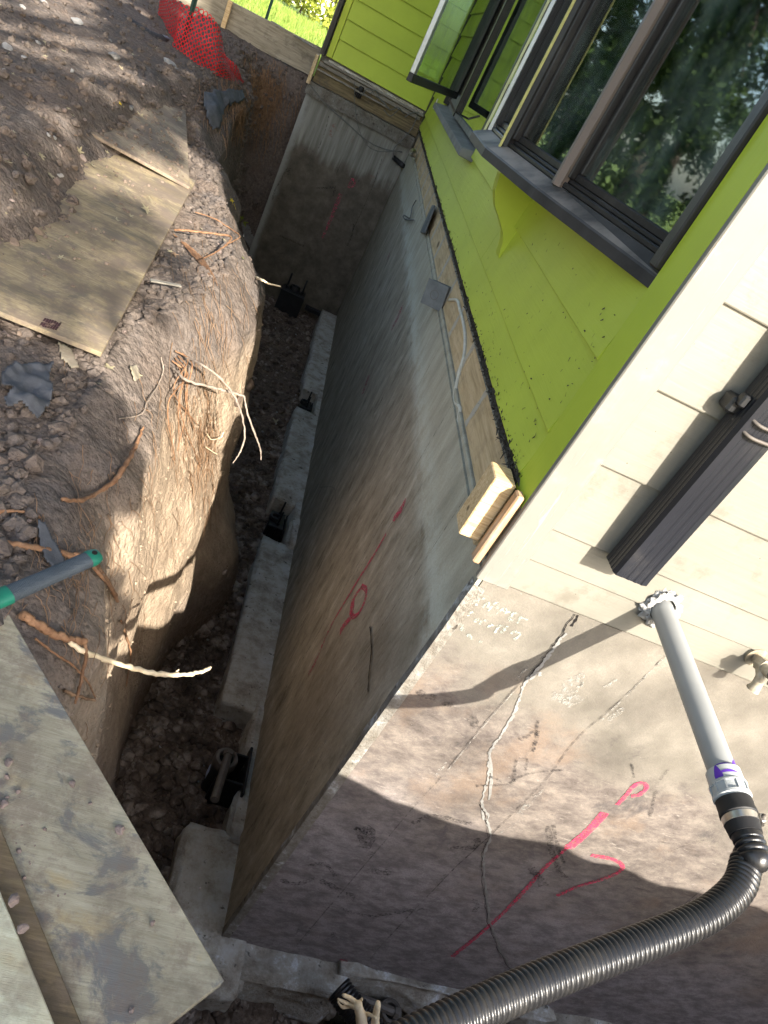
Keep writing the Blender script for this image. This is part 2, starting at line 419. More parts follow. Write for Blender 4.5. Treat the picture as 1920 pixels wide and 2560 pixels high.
def mat_paint(name, col, ax=1, dirt=0.25, dcol=(0.16, 0.13, 0.09), rough=0.55, peel=0.0, spots=True):
    k = Mat(name, rough, 0.35)
    s = [26.0, 26.0, 26.0]; s[ax] = 1.3
    gr = k.noise(2.6, 5, 0.65, vec=k.map(tuple(s)), dist=0.3); n = k.noise(3.5, 5, 0.6)
    c = k.ramp(n, [(0.3, tuple(v * 0.9 for v in col)), (0.7, tuple(min(1, v * 1.07) for v in col))])
    c = k.mix(k.math('MULTIPLY', k.rng(k.noise(7, 6, 0.7), 0.52, 0.72), dirt), c, dcol)
    if spots:
        sp = k.math('MULTIPLY', k.rng(k.voro(26), 0.055, 0.03), k.rng(k.noise(5, 3), 0.45, 0.55))
        c = k.mix(k.math('MULTIPLY', sp, 0.8), c, (0.05, 0.045, 0.03))
    h = gr
    if peel:
        pm = k.noise(10, 6, 0.7, vec=k.map(tuple(v / 6 for v in s)), dist=0.3)
        mk_ = k.rng(pm, 0.66 - peel * 0.1, 0.68 - peel * 0.1)
        c = k.mix(mk_, c, (0.30, 0.235, 0.185)); h = k.math('SUBTRACT', gr, k.math('MULTIPLY', mk_, 0.8))
    k.set('Base Color', c); k.bump(h, 0.5, 0.0022); return k.m

def mat_glass(name='window_glass', refl=0.17, tint=(0.80, 0.86, 0.83), fres=0.9):
    k = Mat(name); k.t.nodes.remove(k.b)
    tr = k.n('ShaderNodeBsdfTransparent'); tr.inputs[0].default_value = (*tint, 1)
    gl = k.n('ShaderNodeBsdfGlossy'); gl.inputs['Roughness'].default_value = 0.025; gl.inputs[0].default_value = (0.95, 1, 0.98, 1)
    fr = k.n('ShaderNodeFresnel'); fr.inputs[0].default_value = 1.5
    f2 = k.math('ADD', k.math('MULTIPLY', fr.outputs[0], fres), refl, clamp=True)
    df = k.n('ShaderNodeBsdfDiffuse'); df.inputs[0].default_value = (0.30, 0.36, 0.34, 1)  # diffuse teal film painted in as sky haze reflected on the pane
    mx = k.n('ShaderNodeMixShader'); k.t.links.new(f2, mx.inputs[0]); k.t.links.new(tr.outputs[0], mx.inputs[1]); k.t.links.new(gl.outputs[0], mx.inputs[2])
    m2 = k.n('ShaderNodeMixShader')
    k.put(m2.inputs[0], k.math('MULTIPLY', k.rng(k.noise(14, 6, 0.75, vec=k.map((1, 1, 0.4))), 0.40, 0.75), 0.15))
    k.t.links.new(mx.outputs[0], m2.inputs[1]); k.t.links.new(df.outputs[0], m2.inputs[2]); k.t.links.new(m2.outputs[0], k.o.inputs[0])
    return k.m

def mat_mark(name, col, lo=0.38, hi=0.52, scale=60, stretch=(1, 1, 1), amount=1.0):
    k = Mat(name, 0.8, 0.2); n = k.noise(scale, 6, 0.7, vec=k.map(stretch))
    k.set('Base Color', k.mix(k.noise(25, 4), tuple(v * 0.75 for v in col), col))
    k.alpha(k.math('MULTIPLY', k.rng(n, lo, hi), amount)); return k.m

def mat_leaf(name, c0, c1, trans=0.35):
    k = Mat(name, 0.6, 0.3)
    c = k.mix(k.noise(6, 3), c0, c1); k.set('Base Color', c)
    t = k.n('ShaderNodeBsdfTranslucent'); k.t.links.new(c, t.inputs[0]); mx = k.n('ShaderNodeMixShader'); mx.inputs[0].default_value = trans
    k.t.links.new(k.b.outputs[0], mx.inputs[1]); k.t.links.new(t.outputs[0], mx.inputs[2]); k.t.links.new(mx.outputs[0], k.o.inputs[0]); return k.m

def mat_var(name, stops, scale=5, rough=0.85, bump=0.4, bd=0.004, spec=0.2):
    k = Mat(name, rough, spec); k.set('Base Color', k.ramp(k.noise(scale, 6, 0.65), stops)); k.bump(k.noise(scale * 6, 5, 0.7), bump, bd); return k.m

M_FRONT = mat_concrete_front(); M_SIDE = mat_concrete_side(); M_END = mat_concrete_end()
M_FOOT = mat_footing('footing_concrete', 2.3, (0.50, 0.50, 0.475)); M_FOOTA = mat_footing('chipped_footing_concrete', 2.1, (0.70, 0.73, 0.76))
M_SOIL = mat_soil(); M_CLOD = mat_soil('dry_clods', False, 0.95); M_DARKCLOD = mat_var('moist_clods', [(0.34, (0.042, 0.030, 0.023)), (0.5, (0.105, 0.078, 0.060)), (0.64, (0.26, 0.215, 0.18))], 9)
M_GREEN = mat_paint('lime_green_paint', (0.43, 0.51, 0.05), 1, 0.10, (0.22, 0.24, 0.03))
M_GREENC = mat_paint('lime_green_paint_end', (0.38, 0.48, 0.04), 0, 0.10, (0.20, 0.23, 0.03))
M_GREENZ = mat_paint('lime_green_trim_paint', (0.41, 0.50, 0.04), 2, 0.08, (0.2, 0.22, 0.03), spots=False)
M_WHITE = mat_paint('cream_white_paint', (0.178, 0.168, 0.139), 0, 0.6, (0.095, 0.083, 0.064))
M_WHITEC = mat_paint('peeling_white_paint', (0.165, 0.158, 0.138), 2, 0.35, (0.4, 0.36, 0.3), peel=0.55)
M_DARK = mat_paint('bronze_window_paint', (0.022, 0.020, 0.020), 2, 0.4, (0.07, 0.065, 0.06), 0.45, spots=False)
def mat_ledge():
    k = Mat('dusty_bronze_ledge', 0.6, 0.3); n = k.noise(8, 6, 0.65); g = k.n('ShaderNodeNewGeometry'); up = k.axis(2, g.outputs['Normal'])
    c = k.ramp(n, [(0.3, (0.022, 0.021, 0.022)), (0.7, (0.05, 0.047, 0.047))]); d = k.math('MULTIPLY', k.rng(up, 0.5, 0.9), k.rng(k.noise(5, 5, 0.6), 0.3, 0.6))
    k.set('Base Color', k.mix(d, c, (0.23, 0.20, 0.175))); k.bump(k.noise(60, 4), 0.2, 0.001); return k.m
M_LEDGE = mat_ledge()
M_ALU = plain('brushed_aluminium', (0.48, 0.47, 0.46), 0.4, 0.5, 0.6, 0.1)
M_SILL = mat_var('grey_sill_paint', [(0.3, (0.14, 0.14, 0.138)), (0.7, (0.23, 0.23, 0.225))], 8, 0.75, 0.2, 0.001)
M_BLACK = mat_paint('black_downspout_paint', (0.012, 0.013, 0.017), 2, 0.25, (0.06, 0.055, 0.05), 0.30, spots=True)
M_STEELBLK = mat_var('black_painted_steel', [(0.3, (0.006, 0.007, 0.008)), (0.7, (0.017, 0.018, 0.02))], 12, 0.42, 0.2, 0.001, 0.4)
M_STEEL = mat_var('worn_grey_steel', [(0.3, (0.06, 0.05, 0.042)), (0.7, (0.13, 0.115, 0.10))], 20, 0.6, 0.3, 0.001, 0.4)
M_LABEL = plain('pale_blue_sticker', (0.42, 0.50, 0.66), 0.6, bump=0)
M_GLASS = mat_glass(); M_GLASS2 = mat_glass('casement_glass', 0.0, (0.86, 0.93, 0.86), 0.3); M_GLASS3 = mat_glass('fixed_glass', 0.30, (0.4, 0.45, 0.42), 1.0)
M_INT = plain('dim_interior_wall', (0.16, 0.155, 0.135), 0.9, bump=0)
M_RIM = mat_wood('rim_plywood', 1, ((0.33, 0.24, 0.13), (0.47, 0.36, 0.21), (0.57, 0.45, 0.29)), True, 0.22)
M_RIMC = mat_wood('weathered_rim_wood', 0, ((0.075, 0.058, 0.035), (0.15, 0.118, 0.066), (0.225, 0.18, 0.10)), False, 0.6)
M_GREYW = mat_wood('weathered_grey_wood', 0, ((0.13, 0.118, 0.10), (0.21, 0.195, 0.165), (0.30, 0.28, 0.245)), False, 0.45)
M_GREYWY = mat_wood('weathered_grey_strip', 1, ((0.11, 0.115, 0.10), (0.18, 0.185, 0.16), (0.25, 0.25, 0.22)), False, 0.35)
M_FRESH = mat_wood('sawn_pine', 0, ((0.40, 0.25, 0.11), (0.58, 0.41, 0.22), (0.70, 0.55, 0.34)), True, 0.15, 2.2)
M_TRIM = mat_wood('bare_old_trim', 2, ((0.26, 0.15, 0.08), (0.40, 0.26, 0.15), (0.48, 0.38, 0.30)), False, 0.25)
M_PLANK = mat_wood('stained_form_plank', 0, ((0.17, 0.145, 0.105), (0.27, 0.235, 0.175), (0.35, 0.31, 0.24)), False, 0.45)
M_DEBRIS = mat_var('dark_needle_debris', [(0.3, (0.022, 0.02, 0.017)), (0.6, (0.06, 0.053, 0.043)), (0.85, (0.14, 0.12, 0.09))], 30)
M_GLUE = mat_mark('rough_adhesive_residue', (0.42, 0.39, 0.32), 0.26, 0.42, 55)
M_PVC = plain('grey_pvc', (0.24, 0.247, 0.243), 0.38, 0.5, 0, 0.05, 9, 0.03)
M_PVCW = plain('light_pvc', (0.34, 0.355, 0.35), 0.35, 0.5, 0, 0.04, 9, 0.02)
M_PURPLE = mat_mark('purple_primer', (0.11, 0.04, 0.36), 0.30, 0.36, 30)
M_HOSE = mat_paint('black_corrugated_plastic', (0.014, 0.014, 0.015), 1, 0.3, (0.06, 0.055, 0.045), 0.30, spots=False)
M_RUB = plain('black_rubber', (0.013, 0.013, 0.014), 0.6, 0.3)
M_CLAMP = plain('clamp_steel', (0.62, 0.60, 0.57), 0.28, 0.5, 0.95, 0.1, 60, 0.05)
M_CAULK = plain('white_foam_caulk', (0.34, 0.34, 0.33), 0.8, 0.2, 0, 0.12, 40, 0.9, 0.006)
M_BRASS = mat_var('weathered_brass', [(0.3, (0.20, 0.16, 0.10)), (0.55, (0.34, 0.30, 0.22)), (0.8, (0.46, 0.43, 0.36))], 40, 0.55, 0.4, 0.001, 0.5)
M_BOX = mat_var('grey_electrical_box', [(0.3, (0.085, 0.095, 0.098)), (0.7, (0.15, 0.16, 0.163))], 14, 0.55, 0.1, 0.001)
M_CABLE = plain('dirty_white_cable', (0.52, 0.49, 0.40), 0.55, 0.35)
M_WIRE = plain('grey_wire', (0.10, 0.10, 0.095), 0.6)
M_RED = mat_leaf('red_safety_mesh', (0.55, 0.012, 0.018), (0.72, 0.025, 0.03), 0.3)
M_POST = plain('dark_green_post', (0.010, 0.045, 0.034), 0.45)
M_PINK = mat_mark('pink_marking_paint', (0.56, 0.055, 0.115), 0.36, 0.60, 140, amount=0.92)
M_PINKD = mat_mark('faded_pink_paint', (0.48, 0.07, 0.13), 0.44, 0.60, 80, amount=0.8)
M_CHALK = mat_mark('pale_chalk', (0.38, 0.45, 0.40), 0.40, 0.62, 130, amount=0.7)
M_PATCH = mat_mark('white_mortar_smear', (0.33, 0.32, 0.29), 0.42, 0.72, 70, amount=0.75)
M_MUD = mat_mark('black_smear', (0.035, 0.032, 0.032), 0.38, 0.70, 110, amount=0.72)
M_JOINT = mat_mark('form_joint_dark_line', (0.075, 0.065, 0.058), 0.38, 0.66, 40, amount=0.7)  # plain dark line of the joint between form boards
M_CRACK = plain('open_crack', (0.02, 0.018, 0.017), 0.95, 0.05)
M_SEAL = plain('crack_sealant', (0.215, 0.21, 0.196), 0.8, 0.2, 0, 0.2, 50, 0.6, 0.003)
M_ROOT = mat_var('orange_root_bark', [(0.3, (0.11, 0.056, 0.030)), (0.55, (0.215, 0.118, 0.064)), (0.8, (0.32, 0.20, 0.12))], 45, 0.75, 0.5, 0.002)
M_ROOTB = mat_var('brown_rootlet', [(0.3, (0.11, 0.065, 0.038)), (0.7, (0.27, 0.17, 0.10))], 30)
M_ROOTG = mat_var('grey_root_bark', [(0.3, (0.15, 0.12, 0.095)), (0.7, (0.29, 0.24, 0.195))], 30)
M_ROOTP = mat_var('peeled_pale_root', [(0.3, (0.55, 0.43, 0.26)), (0.7, (0.74, 0.63, 0.45))], 20)
M_ROCK = mat_var('grey_limestone', [(0.3, (0.15, 0.148, 0.148)), (0.55, (0.25, 0.246, 0.24)), (0.8, (0.36, 0.355, 0.345))], 14, 0.9, 0.6, 0.006)
M_CLODB = mat_var('tan_dirt_clod', [(0.3, (0.125, 0.095, 0.075)), (0.6, (0.195, 0.15, 0.118)), (0.85, (0.28, 0.22, 0.178))], 16, 0.95, 0.7, 0.006)
M_CLODP = mat_var('pinkish_clod', [(0.3, (0.14, 0.108, 0.096)), (0.7, (0.24, 0.192, 0.17))], 14, 0.95, 0.7, 0.006)
M_CLOTH = mat_var('blue_grey_membrane', [(0.3, (0.045, 0.048, 0.055)), (0.6, (0.085, 0.09, 0.10)), (0.85, (0.15, 0.155, 0.165))], 14, 0.85, 0.5, 0.004)
M_TAR = mat_var('grey_shingle', [(0.3, (0.15, 0.145, 0.14)), (0.7, (0.25, 0.245, 0.235))], 30, 0.95)
M_LEAFD = mat_leaf('dry_leaf', (0.22, 0.19, 0.115), (0.36, 0.315, 0.20), 0.2)
M_LEAFB = mat_leaf('brown_leaf', (0.13, 0.085, 0.055), (0.22, 0.15, 0.10), 0.2)
M_LEAFY = mat_leaf('yellow_leaf', (0.62, 0.45, 0.03), (0.75, 0.60, 0.05), 0.3)
M_LEAFG = mat_leaf('green_leaf', (0.10, 0.16, 0.02), (0.26, 0.27, 0.04), 0.3)
M_FOL = mat_leaf('tree_foliage', (0.035, 0.075, 0.018), (0.085, 0.14, 0.03), 0.35)
M_FOLY = mat_leaf('yellow_green_foliage', (0.20, 0.25, 0.03), (0.36, 0.38, 0.06), 0.4)
M_GRASS = mat_leaf('lawn_grass', (0.13, 0.22, 0.035), (0.30, 0.36, 0.07), 0.35)
M_BARK = mat_var('bark', [(0.3, (0.06, 0.045, 0.035)), (0.7, (0.15, 0.12, 0.095))], 12, 0.95, 0.8, 0.02)
M_LAWN = mat_var('lawn_soil', [(0.3, (0.10, 0.16, 0.03)), (0.6, (0.17, 0.24, 0.05)), (0.8, (0.27, 0.27, 0.12))], 1.6, 0.95)
M_GRIP = None

# ================================================================== SETTING: soil, trench, lawn, sky
KY = [-6, -1.5, -0.9, -0.4, 0.0, 0.4, 0.9, 1.35, 1.7, 2.0, 2.3, 2.7, 3.1, 3.4, 3.7, 4.7, 5.7, 6.6, 7.4, 7.75, 8.1, 12.5]
KR = [-1.0, -0.72, -0.70, -0.78, -0.88, -0.95, -0.93, -0.82, -0.82, -0.88, -0.98, -1.12, -1.19, -1.31, -1.42, -1.58, -1.64, -1.78, -1.86, -1.70, -1.0, -0.5]
KB = [-0.7, -0.55, -0.53, -0.54, -0.55, -0.58, -0.61, -0.56, -0.50, -0.48, -0.50, -0.60, -0.70, -0.78, -0.84, -1.08, -1.28, -1.40, -1.50, -1.42, -0.75, -0.3]
ZF = -2.22
def smooth_interp(x, xs, ys):
    xs = np.array(xs); ys = np.array(ys); m_ = np.gradient(ys, xs)
    i = np.clip(np.searchsorted(xs, x) - 1, 0, len(xs) - 2); h = xs[i + 1] - xs[i]; t = (x - xs[i]) / h
    return ((2 * t**3 - 3 * t**2 + 1) * ys[i] + (t**3 - 2 * t**2 + t) * h * m_[i] + (-2 * t**3 + 3 * t**2) * ys[i + 1] + (t**3 - t**2) * h * m_[i + 1])
def ztop(x, y):
    b = np.interp(y, [-6, -1, 0, 1.5, 3, 5, 6.5, 8, 8.6, 9.4], [-0.27, -0.27, -0.22, -0.13, -0.10, -0.04, 0.03, 0.10, 0.08, -0.8])
    t_ = np.clip((np.interp(y, [1.2, 1.9, 3.4, 4.0], [-1.40, -1.53, -1.60, -1.5]) - x) / 0.35, 0, 1); w_ = np.clip((y - 0.45) / 0.5, 0, 1) * np.clip((6.2 - y) / 1.0, 0, 1)
    return b + np.clip((-1.2 - x), 0, 4) * 0.03 + 0.15 * t_ * t_ * (3 - 2 * t_) * w_
def yst():
    a = [np.linspace(-6, -1.0, 24, endpoint=False), np.linspace(-1.0, 3.4, 300, endpoint=False), np.linspace(3.4, 8.6, 190, endpoint=False), np.linspace(8.6, 12.5, 30)]
    return np.concatenate(a)
Ys = yst(); NT, NC, NF = 170, 150, 56
ur = np.linspace(0, 1, NT, endpoint=False); tc = np.linspace(0, 1, NC, endpoint=False); uf = np.linspace(0, 1, NF)
rim = smooth_interp(Ys, KR, KR and KR); rim = smooth_interp(Ys, KY, KR); bot = smooth_interp(Ys, KY, KB)
rim = rim + 0.05 * vnoise(np.stack([Ys * 2.3, Ys * 0, Ys * 0], -1), 3) + 0.02 * vnoise(np.stack([Ys * 8, Ys * 0, Ys * 0], -1), 4)
bot = bot + 0.05 * vnoise(np.stack([Ys * 1.9, Ys * 0 + 5, Ys * 0], -1), 5)
X = np.zeros((len(Ys), NT + NC + NF)); Z = np.zeros_like(X); Yg = np.repeat(Ys[:, None], X.shape[1], 1)
for j, y in enumerate(Ys):
    sh = 0.16
    xt = rim[j] - sh - (8.5 - abs(rim[j])) * (1 - ur) ** 2.6
    X[j, :NT] = xt; Z[j, :NT] = ztop(xt, y)
    zt = float(ztop(rim[j] - sh, y))
    fz = np.clip(tc, 0, 1) ** 1.35 * (1 - 0.06) + 0.06 * tc
    X[j, NT:NT + NC] = rim[j] - sh + (sh + 0.03) * np.clip(tc / 0.14, 0, 1) ** 0.8 + (bot[j] - rim[j] - 0.03) * np.clip((tc - 0.08) / 0.92, 0, 1) ** 1.15
    Z[j, NT:NT + NC] = zt + (ZF - zt) * fz
    tal = 0.17 * math.exp(-((y - 1.85) / 0.36) ** 2); q_ = np.clip((tc - 0.70) / 0.13, 0, 1); X[j, NT:NT + NC] += tal * q_ * q_ * (3 - 2 * q_)
    X[j, NT + NC:] = bot[j] + tal + (0.30 - bot[j] - tal) * uf
    Z[j, NT + NC:] = ZF + 0.05 * np.exp(-uf * 8)
P = np.stack([X, Yg, Z], -1)
# the bank is pushed about along its own normal
du = np.gradient(P, axis=1); dv = np.gradient(P, axis=0); N = np.cross(du, dv); N /= (np.linalg.norm(N, axis=-1)[..., None] + 1e-9)
N *= np.sign(N[..., 2:3] + N[..., 0:1] + 1e-6)
cliff = np.zeros(X.shape); cliff[:, NT:NT + NC] = np.sin(np.clip(tc, 0, 1) * math.pi)[None, :] ** 0.6
topm = np.zeros(X.shape); topm[:, :NT] = 1
flo = np.zeros(X.shape); flo[:, NT + NC:] = 1
d = 0.035 * fbm(P, 1.6, 3, 11) * (cliff + 0.5 * topm) + 0.014 * fbm(P * np.array([1, 1, 0.5]), 6, 4, 12) * (1 - 0.3 * flo)
rough = np.clip(0.5 + 0.9 * fbm(P, 1.3, 2, 15), 0.15, 1.3)
inr = np.clip((rim[:, None] - 0.25 - X) / 0.5, 0.12, 1.0); topm = topm * inr
d += 0.008 * np.abs(fbm(P, 15, 3, 13)) * rough * (1.3 * topm + 0.22 * cliff + 1.3 * flo)
d += 0.0055 * fbm(P, 42, 3, 14) * rough * (topm + 0.3 * cliff + 1.2 * flo)
# vertical erosion flutes on the cut
d += 0.010 * fbm(P * np.array([0.4, 1.0, 0.3]), 6, 3, 21) * cliff
d += 0.05 * flo * fbm(P, 3.0, 2, 31)
# crumbled clod sitting against the foot of the cut
cl = np.exp(-(((P[..., 1] - 1.75) / 0.42) ** 2 + ((P[..., 2] + 2.0) / 0.22) ** 2)); d += 0.03 * cl * np.clip(cliff * 2, 0, 1)
P = P + N * d[..., None]
# pit dug under the far end of the bank
nj, ni = X.shape
idx = np.arange(nj * ni).reshape(nj, ni)
F4 = np.stack([idx[:-1, :-1], idx[1:, :-1], idx[1:, 1:], idx[:-1, 1:]], -1).reshape(-1, 4)
soil_v = P.reshape(-1, 3)
bank = mk('dirt_bank', soil_v, F4, M_SOIL, None, True); tag(bank, 'excavated dirt bank with a steep clay face down to the trench floor', kind='structure')

# trench floor in front of the white wall, with the pit under the footing, and the near bank
gx = np.linspace(-0.9, 5, 170); gy = np.linspace(-1.75, 0.4, 80); GX, GY = np.meshgrid(gx, gy)
pit = np.exp(-((GX - 1.05) / 0.55) ** 4) * np.clip((GY + 0.42) / 0.12, 0, 1)
GZ = ZF - 0.42 * pit + 0.05 * fbm(np.stack([GX, GY, GX * 0], -1), 3, 2, 41) + 0.016 * np.abs(fbm(np.stack([GX, GY, GX * 0], -1), 15, 3, 42)) + 0.008 * fbm(np.stack([GX, GY, GX * 0], -1), 40, 2, 43)
GZ += 0.0 * GX; GZ += np.clip((-1.0 - GY) / 0.4, 0, 1) * 0.25
def grid_obj(name, Xg, Yg_, Zg, mat, smooth=True):
    a, b = Xg.shape; ix = np.arange(a * b).reshape(a, b)
    f = np.stack([ix[:-1, :-1], ix[:-1, 1:], ix[1:, 1:], ix[1:, :-1]], -1).reshape(-1, 4)
    return mk(name, np.stack([Xg, Yg_, Zg], -1).reshape(-1, 3), f, mat, None, smooth)
floor2 = tag(grid_obj('trench_floor', GX, GY, GZ, M_SOIL), 'dark crumbly trench floor below the white wall', kind='structure')
# near bank (the ground the photographer stands on): steep cut facing the white wall
s_ = np.linspace(0, 1, 70); gx = np.linspace(-0.45, 9, 120); SX, SS = np.meshgrid(gx, s_)
NYc = np.where(SS < 0.45, -0.90 - (0.45 - SS) / 0.45 * 0.10 + 0.0, -1.0 - (SS - 0.45) ** 1.7 * 30)
NYc = np.where(SS < 0.45, -1.42 - SS * 0.15, -1.49 - np.clip(SS - 0.45, 0, 1) ** 1.6 * 22)
NZc = np.where(SS < 0.42, -2.35 + SS / 0.42 * 2.37, 0.02)
pp = np.stack([SX, NYc, NZc], -1)
nz = fbm(pp, 2.2, 4, 51) * 0.05 + 0.015 * np.abs(fbm(pp, 12, 3, 52))
NYc = NYc + nz * (SS < 0.45) * 1.0; NZc = NZc + nz * (SS >= 0.42) * 0.6
nearb = tag(grid_obj('near_bank', SX[::-1], NYc[::-1], NZc[::-1], M_SOIL), 'near bank of dirt facing the white wall', kind='structure')
# far bank beyond the end wall and the wide ground sheet
ga = np.concatenate([np.linspace(-260, -10, 26, endpoint=False), np.linspace(-10, -1.3, 40), np.linspace(2, 260, 24)]); gb = np.concatenate([np.linspace(-260, -8, 16, endpoint=False), np.linspace(-8, 8.0, 12, endpoint=False), np.linspace(8.0, 40, 60, endpoint=False), np.linspace(40, 320, 20)])
AX, AY = np.meshgrid(ga, gb)
AZ = np.interp(AY, [-300, 8.3, 8.7, 9.5, 14, 320], [-0.62, -3.0, -0.20, -0.30, -0.42, -0.9]) + 0.03 * fbm(np.stack([AX, AY, AX * 0], -1), 0.5, 2, 61) * (AY > 9)
keep_out = (AX > -9) & (AX < 10) & (AY < 8.3) & (AY > -6)
AZ = np.where(keep_out, -3.2, np.where(AY <= 8.3, -0.75, AZ))
lawn = tag(grid_obj('lawn', AX, AY, AZ, M_LAWN), 'sunny lawn beyond the timber plank', kind='structure')

TREES = [BVHTree.FromPolygons([tuple(v) for v in o.data.vertices and [tuple(q.co) for q in o.data.vertices]], [tuple(p.vertices) for p in o.data.polygons]) for o in (bank, floor2)]
def soil(u, v, off=0.0):
    d_ = Vector(ray(u, v)); best = None
    for t in TREES:
        h = t.ray_cast(Vector(CC), d_)
        if h[0] is not None and (best is None or h[3] < best[3]): best = h
    if best is None: return None, None
    n = best[1] if best[1].dot(d_) < 0 else -best[1]
    return np.array(best[0] + n * off), np.array(n)
def drop(x, y, z0=3.0):
    for t in (TREES[0], TREES[1]) if True else ():
        h = t.ray_cast(Vector((x, y, z0)), Vector((0, 0, -1)))
        if h[0] is not None: return np.array(h[0]), np.array(h[1] if h[1].z > 0 else -h[1])
    return None, None

# muddy water standing in the pit
a = np.linspace(0, 2 * math.pi, 30, endpoint=False)
pv = [(1.15, -0.10, -2.50)] + [(1.15 + 0.62 * math.cos(t) * (1 + 0.12 * math.sin(3 * t)), -0.08 + 0.34 * math.sin(t), -2.50) for t in a]
k = Mat('muddy_water', 0.08, 0.5); k.set('Base Color', (0.055, 0.048, 0.032)); k.bump(k.noise(6, 2), 0.05, 0.01)
tag(mk('water', pv, [(0, i + 1, (i + 1) % 30 + 1) for i in range(30)], k.m), 'still muddy water in the pit under the footing', kind='structure')

# ================================================================== HOUSE
house = thing('house', 'lime green and white house on an exposed stained concrete foundation', 'house', (0.0, 0.0, -2.35))
def panel(name, verts, faces, mat): return mk(name, verts, faces, mat, house)

def wall_panel(name, axis, p0, p1, off, mat, nu=60, nv=40, thick=0.2, amp=0.0006, chip=0.012):
    """foundation wall: slightly uneven face, ragged vertical ends. axis 'x' = face looks to -x (plane x=off), 'y' = to -y"""
    (u0, v0), (u1, v1) = p0, p1
    U, V = np.meshgrid(np.linspace(u0, u1, nu), np.linspace(v0, v1, nv))
    Q = np.stack([U, V, U * 0 + off], -1)
    dd = amp * fbm(Q, 1.2, 3, 71) + amp * 0.5 * fbm(Q, 7, 3, 72)
    if axis == 'x':
        F_ = np.stack([off + dd, U, V], -1); B_ = np.stack([off + thick + 0 * U, U, V], -1)
    else:
        F_ = np.stack([U, off + dd, V], -1); B_ = np.stack([U, off + thick + 0 * U, V], -1)
    n1 = U.size; ix = np.arange(n1).reshape(U.shape)
    f = np.stack([ix[:-1, :-1], ix[:-1, 1:], ix[1:, 1:], ix[1:, :-1]], -1).reshape(-1, 4)
    if axis == 'x': f = f[:, ::-1]
    fb = f[:, ::-1] + n1
    ring = list(ix[0, :]) + list(ix[1:, -1]) + list(ix[-1, -2::-1]) + list(ix[-2:0:-1, 0])
    side = []
    for a_, b_ in zip(ring, ring[1:] + ring[:1]):
        q = (a_, a_ + n1, b_ + n1, b_); side.append(q if axis == 'y' else q[::-1])
    return mk(name, np.concatenate([F_.reshape(-1, 3), B_.reshape(-1, 3)]), f.tolist() + fb.tolist() + side, mat, house)

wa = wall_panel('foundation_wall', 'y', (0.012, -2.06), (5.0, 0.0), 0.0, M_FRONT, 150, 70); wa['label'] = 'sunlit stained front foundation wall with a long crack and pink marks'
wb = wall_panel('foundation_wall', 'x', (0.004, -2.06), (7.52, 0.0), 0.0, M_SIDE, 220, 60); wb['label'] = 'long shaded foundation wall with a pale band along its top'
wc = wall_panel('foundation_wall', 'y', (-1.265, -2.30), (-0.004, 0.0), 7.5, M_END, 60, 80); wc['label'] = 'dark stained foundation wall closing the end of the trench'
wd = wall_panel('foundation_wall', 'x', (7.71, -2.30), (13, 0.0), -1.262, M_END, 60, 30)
# ragged mortar edge down the corner of the two walls
bm_parts = []
zz_ = np.linspace(-0.03, -2.04, 120)
prof = 0.0035 + 0.006 * np.abs(fbm(np.stack([zz_ * 0, zz_ * 0, zz_], -1), 9, 4, 81))
ev = []; ef = []
for i, z_ in enumerate(zz_):
    r_ = prof[i]; ev += [(-r_ * 0.5, 0.03, z_), (-r_ * 0.45, -r_ * 0.35, z_), (0.03, -r_ * 0.5, z_)]
for i in range(len(zz_) - 1):
    b_ = i * 3; ef += [(b_, b_ + 1, b_ + 4, b_ + 3), (b_ + 1, b_ + 2, b_ + 5, b_ + 4)]
mk('chipped_corner', ev, ef, mat_footing('corner_scale', 1.2, (0.50, 0.52, 0.52)), wa)

def footing(name, lo, hi, mat, seed, amp=0.02, n=(16, 26, 8), chamf=0.03):
    """a broken length of footing: a rounded, chipped block"""
    bm = bmesh.new()
    bmesh.ops.create_cube(bm, size=1.0)
    bmesh.ops.subdivide_edges(bm, edges=bm.edges[:], cuts=14, use_grid_fill=True)
    lo = np.array(lo); hi = np.array(hi); c = (lo + hi) / 2; s = hi - lo
    V = np.array([v.co[:] for v in bm.verts])
    r = np.abs(V) * 2; q = np.sort(r, axis=1); edge = np.clip((q[:, 1] - 0.86) / 0.14, 0, 1)
    W = c + V * s
    nn = fbm(W, 4, 4, seed)[:, None]; n2 = fbm(W, 22, 3, seed + 5)[:, None]
    dirv = V / (np.linalg.norm(V, axis=1)[:, None] + 1e-9)
    W = W + dirv * (amp * nn + amp * 0.3 * n2) - dirv * (edge[:, None] * chamf * (0.8 + nn))
    for v, w_ in zip(bm.verts, W): v.co = w_
    return bm_to(name, bm, mat, house, True)
for i, (y0, y1, w_) in enumerate([(-0.20, 0.44, 0.25), (1.12, 2.58, 0.235), (3.06, 4.62, 0.23), (5.05, 7.4, 0.21)]):
    footing('footing', (-w_, y0, -2.42), (0.12, y1, -2.045), M_FOOT, 90 + i, 0.014)
for i, (y0, y1) in enumerate([(0.40, 1.16), (2.54, 3.1), (4.58, 5.1)]):
    footing('footing', (-0.055, y0, -2.34), (0.12, y1, -2.03), M_FOOT, 120 + i, 0.022)
footing('footing', (-0.26, -0.13, -2.30), (0.56, 0.10, -2.035), M_FOOTA, 131, 0.03)
footing('footing', (0.50, -0.055, -2.20), (1.55, 0.10, -2.0), M_FOOTA, 135, 0.035)
footing('footing', (1.50, -0.10, -2.30), (3.2, 0.10, -2.03), M_FOOTA, 137, 0.03)

